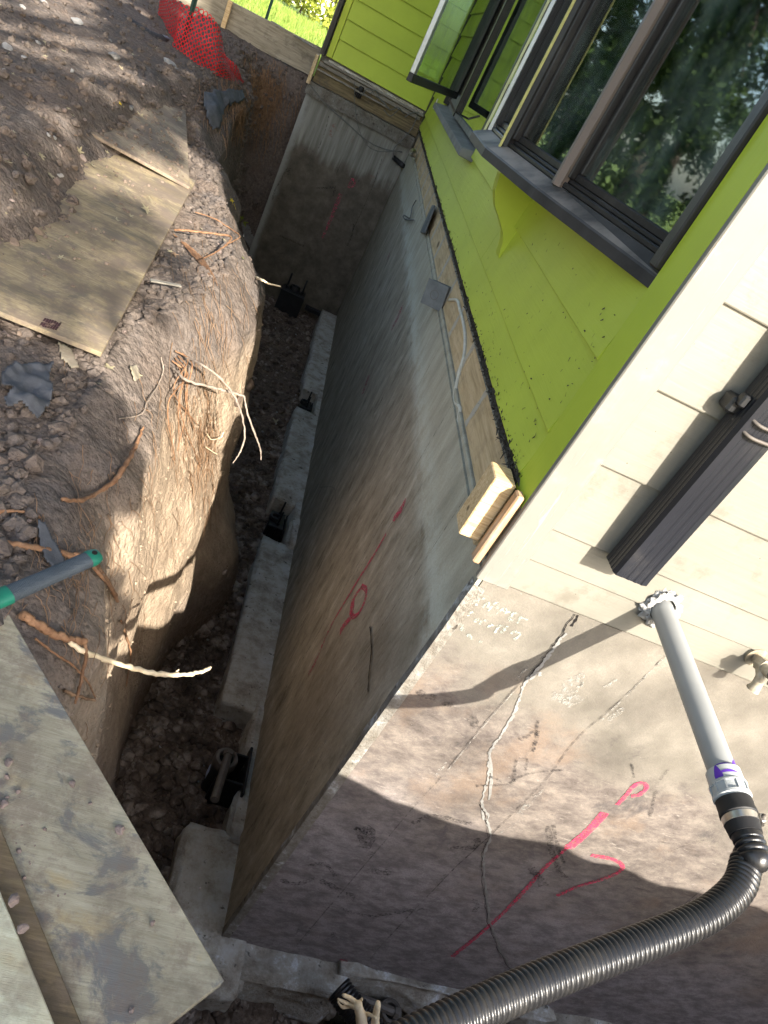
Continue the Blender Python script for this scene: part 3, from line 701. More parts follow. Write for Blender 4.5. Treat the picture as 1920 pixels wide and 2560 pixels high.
# ---- framing above the concrete on the long wall
box('sill_plate', (0.006, 0.03, 0.001), (0.14, 7.49, 0.022), M_SIDE, house, 0.003)
yb = [0.045, 1.15, 2.3, 3.45, 4.6, 5.8, 7.49]
for a_, b_ in zip(yb, yb[1:]):
    rb = box('rim_board', (0.016, a_ + 0.003, 0.024), (0.07, b_ - 0.003, 0.195), M_RIM, house, 0.002)
for i, y_ in enumerate(np.arange(0.78, 7.3, 0.42)):
    w_ = 0.022 + 0.010 * random.random(); sl_ = random.uniform(-0.02, 0.03)
    v = []; nseg = 7
    for j in range(nseg):
        t = j / (nseg - 1); z_ = 0.032 + 0.155 * t; yy = y_ + sl_ * t; ww = w_ * random.uniform(0.5, 1.2)
        v += [(0.0150, yy - ww, z_), (0.0100, yy, z_ + 0.003), (0.0150, yy + ww, z_)]
    f = []
    for j in range(nseg - 1): f += [(j * 3, j * 3 + 1, j * 3 + 4, j * 3 + 3), (j * 3 + 1, j * 3 + 2, j * 3 + 5, j * 3 + 4)]
    mk('adhesive_strip', v, f, M_GLUE, house)
box('trim_strip', (-0.012, 0.12, 0.196), (0.06, 7.49, 0.214), M_GREYWY, house, 0.003)
# dark matted needles and soil behind the lowest siding board
parts = []; 
for i in range(9000):
    y_ = random.random() ** 1.5 * 7.3 + 0.10; L = random.uniform(0.006, 0.028); a_ = random.uniform(0, 6.28); e_ = random.uniform(-0.9, 0.9)
    x_ = -0.022 + 0.026 * random.random(); z_ = 0.214 + random.random() * 0.030
    dx, dy, dz = math.cos(a_) * math.cos(e_) * L * 0.6, math.sin(a_) * math.cos(e_) * L, math.sin(e_) * L
    p = np.array([x_, y_, z_]); q = p + np.array([dx, dy, dz]); t_ = np.array([0.0022, 0.0010, 0.0022]) * random.uniform(0.5, 1.4)
    parts.append(([p - t_, p + t_, q + t_ * 0.5, q - t_ * 0.5], [(0, 1, 2, 3)]))
V_, F_ = join_geo(parts)
b8 = box8((-0.0165, 0.13, 0.2145), (0.05, 7.49, 0.2365)); o_ = len(V_); V_ += [np.array(p) for p in b8]; F_ += [[i + o_ for i in f] for f in BOXF]
dbr = mk('needle_debris', V_, F_, M_DEBRIS, house); dbr['kind'] = 'stuff'

def siding(name, axis, a0, a1, z0, z1, off, mat, lip=0.022):
    """one lap siding board, lower edge proud; axis x: looks to -x, y: looks to -y"""
    t = 0.004; zt_ = z1 + 0.02
    prof_ = [(off - lip, z0), (off - lip, z0 + 0.004), (off - t, zt_), (off + 0.02, zt_), (off + 0.006, z0)]
    prof_ = [(off - lip + 0.0015, z0), (off - lip, z0 + 0.003), (off - t + 0.003, zt_), (off + 0.018, zt_), (off + 0.008, z0)]
    nseg = max(2, int((a1 - a0) / 0.4)); V = []; Fc = []; np_ = len(prof_)
    for i in range(nseg + 1):
        a_ = a0 + (a1 - a0) * i / nseg; wv = 0.0012 * math.sin(a_ * 5.1 + z0 * 37)
        for (o_, z_) in prof_:
            V.append((o_ + wv, a_, z_) if axis == 'x' else (a_, o_ + wv, z_))
    for i in range(nseg):
        for j in range(np_):
            q = (i * np_ + j, i * np_ + (j + 1) % np_, (i + 1) * np_ + (j + 1) % np_, (i + 1) * np_ + j)
            Fc.append(q if axis == 'y' else q[::-1])
    Fc.append(tuple(range(np_))); Fc.append(tuple(nseg * np_ + j for j in range(np_))[::-1])
    return mk(name, V, Fc, mat, house)
# long wall (windows are cut out of the boards)
BW = (0.06, 2.52, 0.74, 2.25)      # bow window opening y0,y1,z0,z1
FW = (3.10, 6.02, 0.60, 2.25)      # far window
zb = [0.238, 0.370] + [0.37 + 0.2 * i for i in range(1, 16)]
for z0, z1 in zip(zb, zb[1:]):
    spans = [(0.118, 7.48)]
    for w_ in (BW, FW):
        if z1 > w_[2] + 0.03 and z0 < w_[3]:
            spans = [s for a_, b_ in spans for s in ((a_, min(b_, w_[0])), (max(a_, w_[1]), b_)) if s[1] - s[0] > 0.03]
    for a_, b_ in spans:
        if z0 < 0.6 and b_ - a_ > 6:
            cut = 1.62 if z0 > 0.35 and z0 < 0.5 else 4.1 + 2 * z0
            siding('siding_board', 'x', a_, cut - 0.001, z0, z1, 0.0, M_GREEN); siding('siding_board', 'x', cut + 0.001, b_, z0, z1, 0.0, M_GREEN)
        else: siding('siding_board', 'x', a_, b_, z0, z1, 0.0, M_GREEN)
box('corner_board', (-0.018, -0.0005, 0.215), (0.02, 0.116, 3.4), M_GREENZ, house, 0.003)
# flecks of mulch stuck to the lowest boards
fk = []
for i in range(420):
    y_ = 0.15 + 6.5 * random.random() ** 1.6; z_ = 0.25 + 0.42 * random.random() ** 2.6; L = random.uniform(0.003, 0.012); a_ = random.uniform(0, 6.28)
    lap = 0.238 if z_ < 0.37 else (0.37 if z_ < 0.57 else 0.57); hgt_ = 0.132 if lap < 0.3 else 0.2
    xo = -0.0225 + 0.021 * (z_ - lap) / (hgt_ + 0.02) - 0.003; p = np.array([xo, y_, z_]); q = p + np.array([-0.001, math.cos(a_) * L, math.sin(a_) * L]); s_w = np.array([0, -math.sin(a_), math.cos(a_)]) * random.uniform(0.0008, 0.0028)
    fk.append(([p - s_w, p + s_w, q + s_w * 0.4, q - s_w * 0.4], [(0, 1, 2, 3)]))
V_, F_ = join_geo(fk); fk_ = mk('mulch_flecks', V_, F_, M_DEBRIS, house); fk_['kind'] = 'stuff'
# sheathing behind the boards, as the shell of the rooms
def shell(lst): return boxes('wall_sheathing', lst, M_INT, house, 0)
shell([((0.022, 0.06, 0.2), (0.10, 7.5, BW[2])), ((0.022, 0.06, 2.25), (0.10, 7.5, 3.4)), ((0.022, BW[1], BW[2]), (0.10, FW[0], 2.25)), ((0.022, FW[1], BW[2]), (0.10, 7.5, 2.25))])
shell([((0.03, 0.02, 0.0), (5.0, 0.10, 3.4))]); shell([((5.0, 0.0, -2.0), (5.1, 13, 3.4)), ((-1.25, 13, -2), (5.1, 13.1, 3.4))])
shell([((-1.25, 7.53, 0.02), (0.1, 7.62, 3.4))]); shell([((-1.24, 7.62, 0.02), (-1.16, 13, 3.4))])
box('floor_deck', (0.10, 0.10, 0.24), (5.0, 13, 0.30), M_INT, house, 0); box('ceiling', (0.1, 0.1, 2.42), (5.0, 13, 2.5), M_INT, house, 0)
box('partition', (2.6, 0.10, 0.30), (2.7, 7.5, 2.42), M_INT, house, 0)
bm = bmesh.new(); add_hexa(bm, [(-0.5, -0.5, 3.4), (-0.5, 13.5, 3.4), (5.6, 13.5, 3.4), (5.6, -0.5, 3.4), (1.5, 2, 5.2), (1.5, 11, 5.2), (3.5, 11, 5.2), (3.5, 2, 5.2)])
bm_to('roof', bm, M_TAR, house)
# front wall: cream lap siding
za = [0.004, 0.103, 0.204, 0.40, 0.60, 0.803, 1.0, 1.2, 1.4, 1.6, 1.8, 2.0, 2.2, 2.4, 2.6, 2.8, 3.0, 3.2]
for i, (z0, z1) in enumerate(zip(za, za[1:])):
    siding('siding_board', 'y', 0.0703 if i > 1 else 0.0745, 5.0, z0, z1, -0.004 if i else 0.0, M_WHITE, 0.011 if i > 1 else 0.006)
cb = box('corner_board', (-0.019, -0.022, 0.002), (0.070, -0.001, 3.4), M_WHITEC, house, 0.003); cb['label'] = 'peeling white corner board'
# end wall: green lap siding, corner boards, ledge
zc = [0.41] + [0.41 + 0.192 * i for i in range(1, 16)]
for z0, z1 in zip(zc, zc[1:]): siding('siding_board', 'y', -1.135, -0.03, z0, z1, 7.5, M_GREENC)
box('corner_board', (-1.205, 7.47, 0.41), (-1.139, 7.52, 3.4), M_GREENZ, house, 0.004)
box('corner_board', (-0.028, 7.455, 0.30), (-0.004, 7.488, 3.4), plain('dark_corner_trim', (0.05, 0.055, 0.025), 0.6), house, 0.003)
# concrete lip, rim joist and loose timbers on the end wall
def lump_box(name, lo, hi, mat, seed, amp=0.004):
    bm = bmesh.new(); bmesh.ops.create_cube(bm, size=1.0); bmesh.ops.subdivide_edges(bm, edges=bm.edges[:], cuts=9, use_grid_fill=True)
    lo = np.array(lo); hi = np.array(hi); V = np.array([v.co[:] for v in bm.verts]); W = (lo + hi) / 2 + V * (hi - lo)
    W += V * 2 * (amp * fbm(W, 7, 3, seed))[:, None]
    for v, w_ in zip(bm.verts, W): v.co = w_
    return bm_to(name, bm, mat, house)
lump_box('concrete_lip', (-1.285, 7.445, 0.004), (-0.006, 7.60, 0.132), mat_footing('lip_concrete', 0.75, (0.20, 0.20, 0.185)), 141)
box('rim_joist', (-1.25, 7.495, 0.140), (-0.01, 7.53, 0.345), M_RIMC, house, 0.003)
box('batten', (-1.24, 7.462, 0.30), (-0.05, 7.492, 0.338), M_GREYW, house, 0.003)
box('batten', (-1.24, 7.430, 0.255), (-0.40, 7.460, 0.272), M_GREYW, house, 0.003)
box('ledge_board', (-1.20, 7.425, 0.347), (-0.03, 7.52, 0.372), M_GREYW, house, 0.004)
box('ledge_end', (-1.30, 7.40, 0.10), (-1.262, 7.50, 0.385), M_RIM, house, 0.004)
lump_box('flashing', (-1.16, 7.44, 0.374), (-0.05, 7.51, 0.392), M_FOOT, 143, 0.008)

# ================================================================== WINDOWS
def plan_panel(name, a, b, z0, z1, parent, mats, post=(0.045, 0.045), rail=0.10, sash=0.035, dep=0.05, out=None, glass=True):
    """one glazed bay panel between plan points a and b (outer face), returns nothing"""
    a = np.array(a, float); b = np.array(b, float); t = b - a; L = np.linalg.norm(t); t /= L
    n = np.array([t[1], -t[0]])                     # outward is to the left of travel along +y  ->  -x
    if n[0] > 0: n = -n
    def hexa(s0, s1, za_, zb_, o0, o1):
        c = []
        for z_ in (za_, zb_):
            for s, o in ((s0, o0), (s0, o1), (s1, o1), (s1, o0)):
                p = a + t * s + n * o; c.append((p[0], p[1], z_))
        return c
    bm = bmesh.new()
    add_hexa(bm, hexa(0, L, z0, z0 + rail * 0.55, -dep, 0.0), 0.003)
    add_hexa(bm, hexa(0.001, L - 0.001, z0 + rail * 0.55, z0 + rail, -dep, -0.014), 0.003)
    bm_to('bottom_rail', bm, mats[0], parent); bm = bmesh.new()
    add_hexa(bm, hexa(0, L, z1 - rail, z1, -dep, 0.0), 0.003); bm_to('top_rail', bm, mats[0], parent)
    for s0, s1 in ((0.0, post[0]), (L - post[1], L)):
        bm = bmesh.new(); add_hexa(bm, hexa(s0, s1, z0 + rail, z1 - rail, -dep, -0.001), 0.003); bm_to('stile', bm, mats[0], parent)
    s0, s1 = post[0], L - post[1]
    bm = bmesh.new()
    add_hexa(bm, hexa(s0, s1, z0 + rail, z0 + rail + sash, -dep + 0.004, -0.020), 0.003)
    add_hexa(bm, hexa(s0, s0 + sash * 0.8, z0 + rail + sash, z1 - rail, -dep + 0.004, -0.020), 0.003)
    add_hexa(bm, hexa(s1 - sash * 0.8, s1, z0 + rail + sash, z1 - rail, -dep + 0.004, -0.020), 0.003)
    bm_to('sash', bm, mats[1], parent)
    if glass:
        bm = bmesh.new(); add_hexa(bm, hexa(s0 + sash * 0.8, s1 - sash * 0.8, z0 + rail + sash, z1 - rail, -0.036, -0.032), 0); bm_to('pane', bm, mats[2], parent)

bow = bpy.data.objects.new('bow_window', None); link(bow); bow.parent = house; bow.location = (0, 1.3, 0.745 + 2.35)
bow['label'] = 'dark framed bow window over a dusty ledge'
LP = [(0.004, 0.105), (-0.200, 0.650), (-0.300, 1.075), (-0.300, 1.50), (-0.200, 1.92), (0.004, 2.46)]
bm = bmesh.new()
def prism(bm, poly, z0, z1, bevel=0.0):
    lo = [bm.verts.new((p[0], p[1], z0)) for p in poly]; hi = [bm.verts.new((p[0], p[1], z1)) for p in poly]
    fs = [bm.faces.new(lo[::-1]), bm.faces.new(hi)]
    for i in range(len(poly)):
        j = (i + 1) % len(poly); fs.append(bm.faces.new((lo[i], lo[j], hi[j], hi[i])))
    if bevel: bmesh.ops.bevel(bm, geom=list({e for f in fs for e in f.edges}), offset=bevel, segments=2, affect='EDGES', profile=0.5)
bm.free(); n_ = len(LP); V_ = [(x_, y_, 0.745) for x_, y_ in LP] + [(x_, y_, 0.770) for x_, y_ in LP] + [(x_ + 0.004, y_, 0.775) for x_, y_ in LP]
IPL = [(0.012, 0.125), (-0.153, 0.652), (-0.247, 1.084), (-0.247, 1.491), (-0.153, 1.913), (0.012, 2.44)]
V_ += [(x_, y_, 0.803) for x_, y_ in IPL] + [(0.09, y_, 0.803) for x_, y_ in IPL] + [(0.09, y_, 0.745) for x_, y_ in LP]
F_ = []
for r_ in range(5):
    for i in range(n_ - 1): F_.append((r_ * n_ + i, r_ * n_ + i + 1, (r_ + 1) * n_ + i + 1, (r_ + 1) * n_ + i))
for i in range(n_ - 1): F_.append((5 * n_ + i, 5 * n_ + i + 1, i + 1, i))
F_.append(tuple(r_ * n_ for r_ in range(6))); F_.append(tuple(r_ * n_ + n_ - 1 for r_ in range(6))[::-1])
mk('ledge', V_, F_, M_LEDGE, bow)
IP = [(0.012, 0.135), (-0.150, 0.655), (-0.243, 1.085), (-0.243, 1.49), (-0.150, 1.91), (0.012, 2.43)]
bm = bmesh.new(); prism(bm, IP + [(0.09, 2.43), (0.09, 0.135)], 2.20, 2.30); bm_to('head', bm, M_DARK, bow)
for i in range(5):
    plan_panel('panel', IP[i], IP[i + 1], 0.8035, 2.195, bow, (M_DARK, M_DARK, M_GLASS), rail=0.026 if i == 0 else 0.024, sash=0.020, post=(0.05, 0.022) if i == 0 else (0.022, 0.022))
M_POSTLIT = mat_paint('sunlit_bronze_tint', (0.15, 0.118, 0.10), 2, 0.45, (0.07, 0.06, 0.055), 0.6, spots=False)  # bronze lightened to paint in the sun on the first mullion
mull = [M_POSTLIT, M_DARK, M_ALU, M_DARK]
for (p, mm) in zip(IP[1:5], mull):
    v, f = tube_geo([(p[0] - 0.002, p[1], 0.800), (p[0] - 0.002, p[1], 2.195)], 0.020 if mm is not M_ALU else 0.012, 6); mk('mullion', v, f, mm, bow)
v, f = tube_geo([(-0.262, 1.075, 0.7885), (-0.262, 1.075, 2.195)], 0.005, 5); mk('lit_edge_strip', v, f, plain('lit_edge_yellow', (0.45, 0.42, 0.15), 0.5), bow)  # yellow strip painted in for the lit edge of the panel
v, f = tube_geo([(-0.262, 1.50, 0.7885), (-0.262, 1.50, 2.195)], 0.005, 5); mk('lit_edge_strip', v, f, plain('lit_edge_yellow2', (0.55, 0.55, 0.30), 0.5), bow)  # second strip, paler, for the lit edge at the far end
box('jamb', (-0.030, 0.119, 0.785), (0.06, 0.160, 2.2), M_DARK, bow, 0.004)
# scalloped bracket under the bow window
prof_ = [(0.0, 0.425), (-0.020, 0.455), (-0.030, 0.50), (-0.048, 0.535), (-0.085, 0.570), (-0.120, 0.600), (-0.148, 0.645), (-0.160, 0.70), (-0.160, 0.744), (0.0, 0.744)]
for y_ in (1.385,):
    bm = bmesh.new()
    A_ = [bm.verts.new((p[0], y_, p[1])) for p in prof_]; B_ = [bm.verts.new((p[0], y_ + 0.075, p[1])) for p in prof_]
    bm.faces.new(A_); bm.faces.new(B_[::-1])
    for i in range(len(prof_)): j = (i + 1) % len(prof_); bm.faces.new((A_[i], B_[i], B_[j], A_[j]))
    bm_to('bracket', bm, M_GREEN, house)

# far window: grey sill, fixed pane and one sash swung open
fw = bpy.data.objects.new('casement_window', None); link(fw); fw.parent = house; fw.location = (0, 4.5, 0.56 + 2.35)
fw['label'] = 'casement window with a grey sill and one sash swung open'
bm = bmesh.new(); c8 = [(-0.095, 3.09, 0.548), (-0.095, 6.05, 0.548), (0.06, 6.05, 0.548), (0.06, 3.09, 0.548), (-0.095, 3.09, 0.592), (-0.095, 6.05, 0.592), (0.06, 6.05, 0.622), (0.06, 3.09, 0.622)]
add_hexa(bm, c8, 0.004); bm_to('sill', bm, M_SILL, fw)
boxes('frame', [((-0.03, 3.10, 0.624), (0.06, 3.16, 2.25)), ((-0.03, 4.80, 0.624), (0.06, 4.88, 2.25)), ((-0.03, 5.96, 0.624), (0.06, 6.02, 2.25)), ((-0.025, 3.16, 2.18), (0.06, 6.0, 2.25))], M_DARK, fw)
boxes('frame', [((-0.02, 3.161, 0.624), (0.06, 4.799, 0.66))], M_SILL, fw)
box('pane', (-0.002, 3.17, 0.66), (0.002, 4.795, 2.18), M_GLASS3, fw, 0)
# open sash: hinged at the far jamb and swung out over the trench
h0 = np.array([-0.085, 4.86]); h1 = np.array([-0.505, 3.58]); t = h1 - h0; L = np.linalg.norm(t); t /= L; nn = np.array([-t[1], t[0]])
def sash_box(s0, s1, z0, z1, o0=0.0, o1=0.035):
    c = []
    for z_ in (z0, z1):
        for s, o in ((s0, o0), (s0, o1), (s1, o1), (s1, o0)):
            p = h0 + t * s + nn * o; c.append((p[0], p[1], z_))
    return c
bm = bmesh.new(); add_hexa(bm, sash_box(0, L, 0.728, 0.775), 0.003); add_hexa(bm, sash_box(0, 0.06, 0.775, 2.15), 0.003); add_hexa(bm, sash_box(0.001, L, 2.15, 2.2), 0.003); bm_to('open_sash', bm, M_DARK, fw)
bm = bmesh.new(); add_hexa(bm, sash_box(L - 0.055, L, 0.7752, 2.149, 0.002, 0.033), 0.003); add_hexa(bm, sash_box(L - 0.035, L - 0.022, 0.776, 2.148, -0.004, 0.002), 0.001); bm_to('sash_edge', bm, M_ALU, fw)
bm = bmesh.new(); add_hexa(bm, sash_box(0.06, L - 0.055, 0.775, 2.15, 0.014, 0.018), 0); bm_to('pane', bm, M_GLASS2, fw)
v, f = tube_geo([(0.0, 4.7, 0.66), (-0.06, 4.55, 0.67), (-0.13, 4.6, 0.72)], 0.008, 6); mk('hinge_arm', v, f, M_STEEL, fw)
box('latch', (-0.03, 6.72, 0.50), (-0.012, 6.76, 0.60), M_ALU, house, 0.002)

# ================================================================== CORNER REMNANTS
st = box('ledger_stub', (-0.094, 0.048, 0.060), (-0.036, 0.13, 0.240), M_FRESH, house, 0.003); st['label'] = 'freshly sawn stub of the ledger board'
box('trim_remnant', (-0.044, -0.004, 0.030), (-0.024, 0.030, 0.245), M_TRIM, house, 0.004)
box('blocking', (-0.034, 0.075, 0.030), (0.033, 0.19, 0.196), M_RIM, house, 0.003)
slab('splinter', [(-0.005, 0.20, 0.198), (-0.012, 0.46, 0.225), (0.03, 0.47, 0.225), (0.03, 0.20, 0.198)], (0, 0, 1), 0.012, M_FRESH, house)

# ================================================================== MARKS ON THE CONCRETE
NSTROKE = [0]
def stroke(name, ax, val, px, width, mat, parent, jit=0.15, sp=4, taper=False):
    NSTROKE[0] += 1; val = val - 0.000012 * NSTROKE[0]
    pts = [hit(u, v, ax, val) for u, v in px]; pts = spline(pts, sp) if sp else pts
    P_ = np.array(pts); T = np.gradient(P_, axis=0); nrm = np.zeros(3); nrm[ax] = 1
    S = np.cross(T, nrm); S /= (np.linalg.norm(S, axis=1)[:, None] + 1e-9)
    n = len(P_); v = []; f = []
    for i in range(n):
        w_ = width[0] + (width[1] - width[0]) * i / (n - 1) if isinstance(width, tuple) else width
        if taper: w_ *= math.sin(math.pi * min(1, max(0, (i + 0.4) / (n - 0.2)))) ** 0.6
        a_ = w_ * 0.5 * (1 + random.uniform(-jit, jit)); b_ = w_ * 0.5 * (1 + random.uniform(-jit, jit))
        v += [P_[i] + S[i] * a_, P_[i] - S[i] * b_]
    for i in range(n - 1): f.append((i * 2, i * 2 + 1, i * 2 + 3, i * 2 + 2))
    return mk(name, v, f, mat, parent)
A = lambda name, px, w_, mat, **kw: stroke(name, 1, kw.pop('off', -0.0022), px, w_, mat, wa, **kw)
B = lambda name, px, w_, mat, **kw: stroke(name, 0, kw.pop('off', -0.0022), px, w_, mat, wb, **kw)
Cw = lambda name, px, w_, mat, **kw: stroke(name, 1, kw.pop('off', 7.4975), px, w_, mat, wc, **kw)
# pink pier mark on the front wall: P, line and 7
A('paint_mark', [(1543, 2012), (1568, 1985), (1585, 1965), (1607, 1958), (1616, 1970), (1600, 1986), (1578, 1990)], 0.016, M_PINK)
A('paint_mark', [(1512, 2032), (1470, 2078), (1420, 2120)], (0.030, 0.034), M_PINK)
A('paint_mark', [(1420, 2118), (1360, 2172), (1290, 2250), (1220, 2318), (1130, 2392)], (0.014, 0.018), M_PINK)
A('paint_mark', [(1478, 2138), (1530, 2148), (1555, 2162), (1548, 2180), (1500, 2200), (1440, 2218), (1392, 2240)], (0.018, 0.016), M_PINK)
A('paint_mark', [(858, 2398), (866, 2415)], 0.03, M_PINKD)
# pink mark on the long wall: dash, line, 2-like loop
B('paint_mark', [(1014, 1246), (1005, 1268), (990, 1290), (982, 1298)], 0.045, M_PINK, taper=True)
B('paint_mark', [(965, 1334), (930, 1395), (895, 1450), (860, 1508), (835, 1550)], (0.020, 0.014), M_PINK)
B('paint_mark', [(835, 1550), (815, 1590), (795, 1640), (770, 1690)], (0.018, 0.03), M_PINKD)
B('paint_mark', [(903, 1465), (915, 1475), (912, 1500), (900, 1528), (884, 1542), (876, 1528), (882, 1500), (896, 1478), (905, 1466)], 0.022, M_PINK)
B('paint_mark', [(883, 1500), (878, 1540), (862, 1560), (850, 1580)], (0.03, 0.04), M_PINK)
B('paint_mark', [(1005, 765), (992, 800), (980, 820)], 0.06, M_PINKD)
B('paint_mark', [(922, 938), (915, 960), (906, 985)], 0.06, M_PINKD)
B('paint_mark', [(975, 630), (968, 650)], 0.06, M_PINKD)
Cw('paint_mark', [(872, 470), (880, 450), (885, 450), (884, 462), (874, 468)], 0.035, M_PINKD)
Cw('paint_mark', [(852, 484), (838, 520), (822, 560), (806, 595)], (0.045, 0.03), M_PINKD)
# long sealed crack
CRK = [(1440, 1535), (1424, 1556), (1412, 1585), (1392, 1606), (1372, 1632), (1352, 1662), (1322, 1692), (1300, 1728), (1286, 1775), (1252, 1835), (1226, 1872), (1221, 1905), (1219, 1945), (1206, 1985), (1203, 2012), (1216, 2040), (1222, 2075), (1221, 2100), (1208, 2135), (1207, 2175), (1213, 2235), (1222, 2305), (1250, 2380), (1272, 2418), (1300, 2440), (1322, 2462)]
def j(L_, dx, s):
    out = []
    for (u0, v0), (u1, v1) in zip(L_, L_[1:]):
        n_ = max(2, int(math.hypot(u1 - u0, v1 - v0) / 9))
        for q in range(n_): t_ = q / n_; out.append((u0 + (u1 - u0) * t_ + dx + random.uniform(-s, s) * 2.2, v0 + (v1 - v0) * t_ + random.uniform(-s, s)))
    return out + [L_[-1]]
A('crack_sealant', j(CRK[2:], 3, 1.3), (0.008, 0.0075), M_SEAL, jit=0.85, sp=2)
A('crack', j(CRK[14:], -3, 1.2), 0.0016, M_CRACK, jit=0.9, sp=2, off=-0.0034)
A('crack', j(CRK[:7], -2, 1.6), 0.0026, M_CRACK, jit=0.9, sp=2, off=-0.0034)
A('crack', [(1446, 1538), (1438, 1552), (1428, 1566)], 0.006, M_CRACK, jit=0.6)
for px in ([(1358, 1655), (1378, 1636)], [(1325, 1700), (1345, 1680), (1352, 1690)], [(1222, 1880), (1230, 1940), (1222, 2000)], [(1206, 2025), (1212, 2050)]): A('crack_sealant', px, 0.009, M_SEAL, jit=0.6)
# chalk lettering, top left corner:  CARPET / SMATED-like scrawl
def chalk(strokes, w_=0.0075):
    for s in strokes: A('chalk_letter', [(1150 + a_ * 0.1808, 1450 + b_ * 0.1808) for a_, b_ in s], w_, M_CHALK, jit=0.2, sp=3)
chalk([[(345, 250), (285, 262), (238, 305), (222, 365)], [(310, 380), (400, 310), (378, 390)], [(335, 352), (390, 362)], [(385, 425), (445, 365), (490, 318), (545, 340), (535, 372), (460, 378)],
       [(500, 470), (560, 425), (610, 395), (655, 420), (680, 460)], [(600, 400), (625, 440), (665, 465)], [(805, 470), (750, 460), (700, 500), (680, 550), (735, 570)], [(700, 515), (770, 520)], [(785, 600), (850, 510)], [(820, 510), (940, 548)]])
chalk([[(190, 445), (120, 455), (112, 500)], [(200, 585), (225, 545), (260, 545)], [(270, 620), (300, 560), (375, 570)], [(385, 660), (430, 620), (470, 640)], [(475, 730), (540, 640)], [(510, 630), (600, 640)], [(570, 735), (630, 650), (670, 655)], [(600, 700), (640, 702)], [(705, 745), (755, 710), (830, 745), (800, 790), (745, 820)]])
chalk([[(0, 610), (50, 640), (20, 690), (60, 690)], [(90, 780), (130, 760), (150, 800), (190, 815)], [(265, 850), (300, 865)]], 0.009)
for px, w_ in (([(1395, 1755), (1440, 1705), (1460, 1700)], 0.07), ([(1415, 1765), (1450, 1740)], 0.05), ([(1510, 1720), (1545, 1700)], 0.02), ([(1520, 1800), (1560, 1770)], 0.022), ([(1300, 2035), (1330, 2000), (1358, 1975)], (0.03, 0.012)), ([(1240, 2090), (1300, 2050)], 0.008), ([(1085, 1945), (1115, 1905)], 0.014), ([(1150, 2098), (1172, 2110)], 0.014), ([(1105, 2200), (1115, 2185)], 0.02), ([(920, 2145), (935, 2130)], 0.02), ([(760, 2345), (778, 2318)], 0.014), ([(925, 2400), (940, 2380)], 0.010), ([(1320, 1668), (1290, 1700)], 0.012)):
    A('mortar_smear', px, (w_[0] * 0.8, w_[1] * 0.8) if isinstance(w_, tuple) else w_ * 0.8, M_PATCH, jit=0.4)
# form board joints (vertical) on the front wall
for px in ([(1665, 1640), (1565, 1740), (1440, 1850), (1365, 1950), (1240, 2075), (1118, 2189), (935, 2382)], [(1299, 1709), (1200, 1822), (1113, 1932), (1032, 2020), (885, 2194), (742, 2362)], [(1760, 2220), (1640, 2320), (1540, 2420)]):
    A('form_joint', px, 0.0045, M_JOINT, jit=0.5, sp=6)
for px in ([(1655, 1650), (1560, 1745), (1500, 1805)], [(1285, 1728), (1205, 1820), (1120, 1925)]): A('form_joint', px, 0.006, M_PATCH, jit=0.5)
# black root and tar smears
for px, w_ in (([(1290, 1900), (1285, 1945), (1275, 1960), (1190, 1965)], 0.010), ([(1275, 1958), (1320, 1935), (1410, 1925)], 0.008), ([(1225, 1940), (1262, 1958)], 0.010), ([(1290, 1895), (1318, 1898), (1315, 1925)], 0.007), ([(1300, 1850), (1345, 1830), (1330, 1880)], 0.02), ([(1345, 1800), (1335, 1880)], 0.010), ([(890, 2080), (920, 2078), (905, 2120)], 0.05), ([(885, 2070), (925, 2085)], 0.02), ([(1030, 2058), (1080, 2040), (1150, 2055), (1180, 2060)], 0.018), ([(1125, 2120), (1185, 2118), (1195, 2095)], 0.02), ([(1372, 2065), (1378, 2120), (1395, 2170), (1415, 2195)], 0.02), ([(1385, 2062), (1392, 2110), (1412, 2160)], 0.014), ([(1325, 2170), (1345, 2190), (1360, 2215)], 0.03), ([(1640, 1980), (1632, 2010), (1625, 2045)], 0.012), ([(1638, 1978), (1648, 1980)], 0.012), ([(1580, 1910), (1585, 1945)], 0.008), ([(1650, 1950), (1670, 1925)], 0.008), ([(700, 2200), (745, 2210), (790, 2195)], 0.02), ([(770, 2165), (810, 2158), (840, 2190)], 0.016), ([(800, 2200), (850, 2225)], 0.03), ([(850, 2270), (920, 2290), (1000, 2280), (1060, 2272)], 0.018), ([(925, 2170), (960, 2185), (975, 2175)], 0.03), ([(870, 2230), (888, 2255)], 0.02), ([(740, 2335), (748, 2322)], 0.008), ([(830, 2330), (836, 2345)], 0.02), ([(1080, 2435), (1108, 2422)], 0.006), ([(1180, 2250), (1195, 2260), (1185, 2280)], 0.02), ([(1645, 2105), (1700, 2110), (1775, 2098)], 0.004), ([(1670, 2130), (1720, 2112), (1770, 2102)], 0.004), ([(1090, 1745), (1060, 1740), (1050, 1725)], 0.02), ([(1180, 1790), (1190, 1820)], 0.03), ([(1105, 1755), (1130, 1765)], 0.02)):
    A('tar_smear', px, w_, M_MUD, jit=0.5)
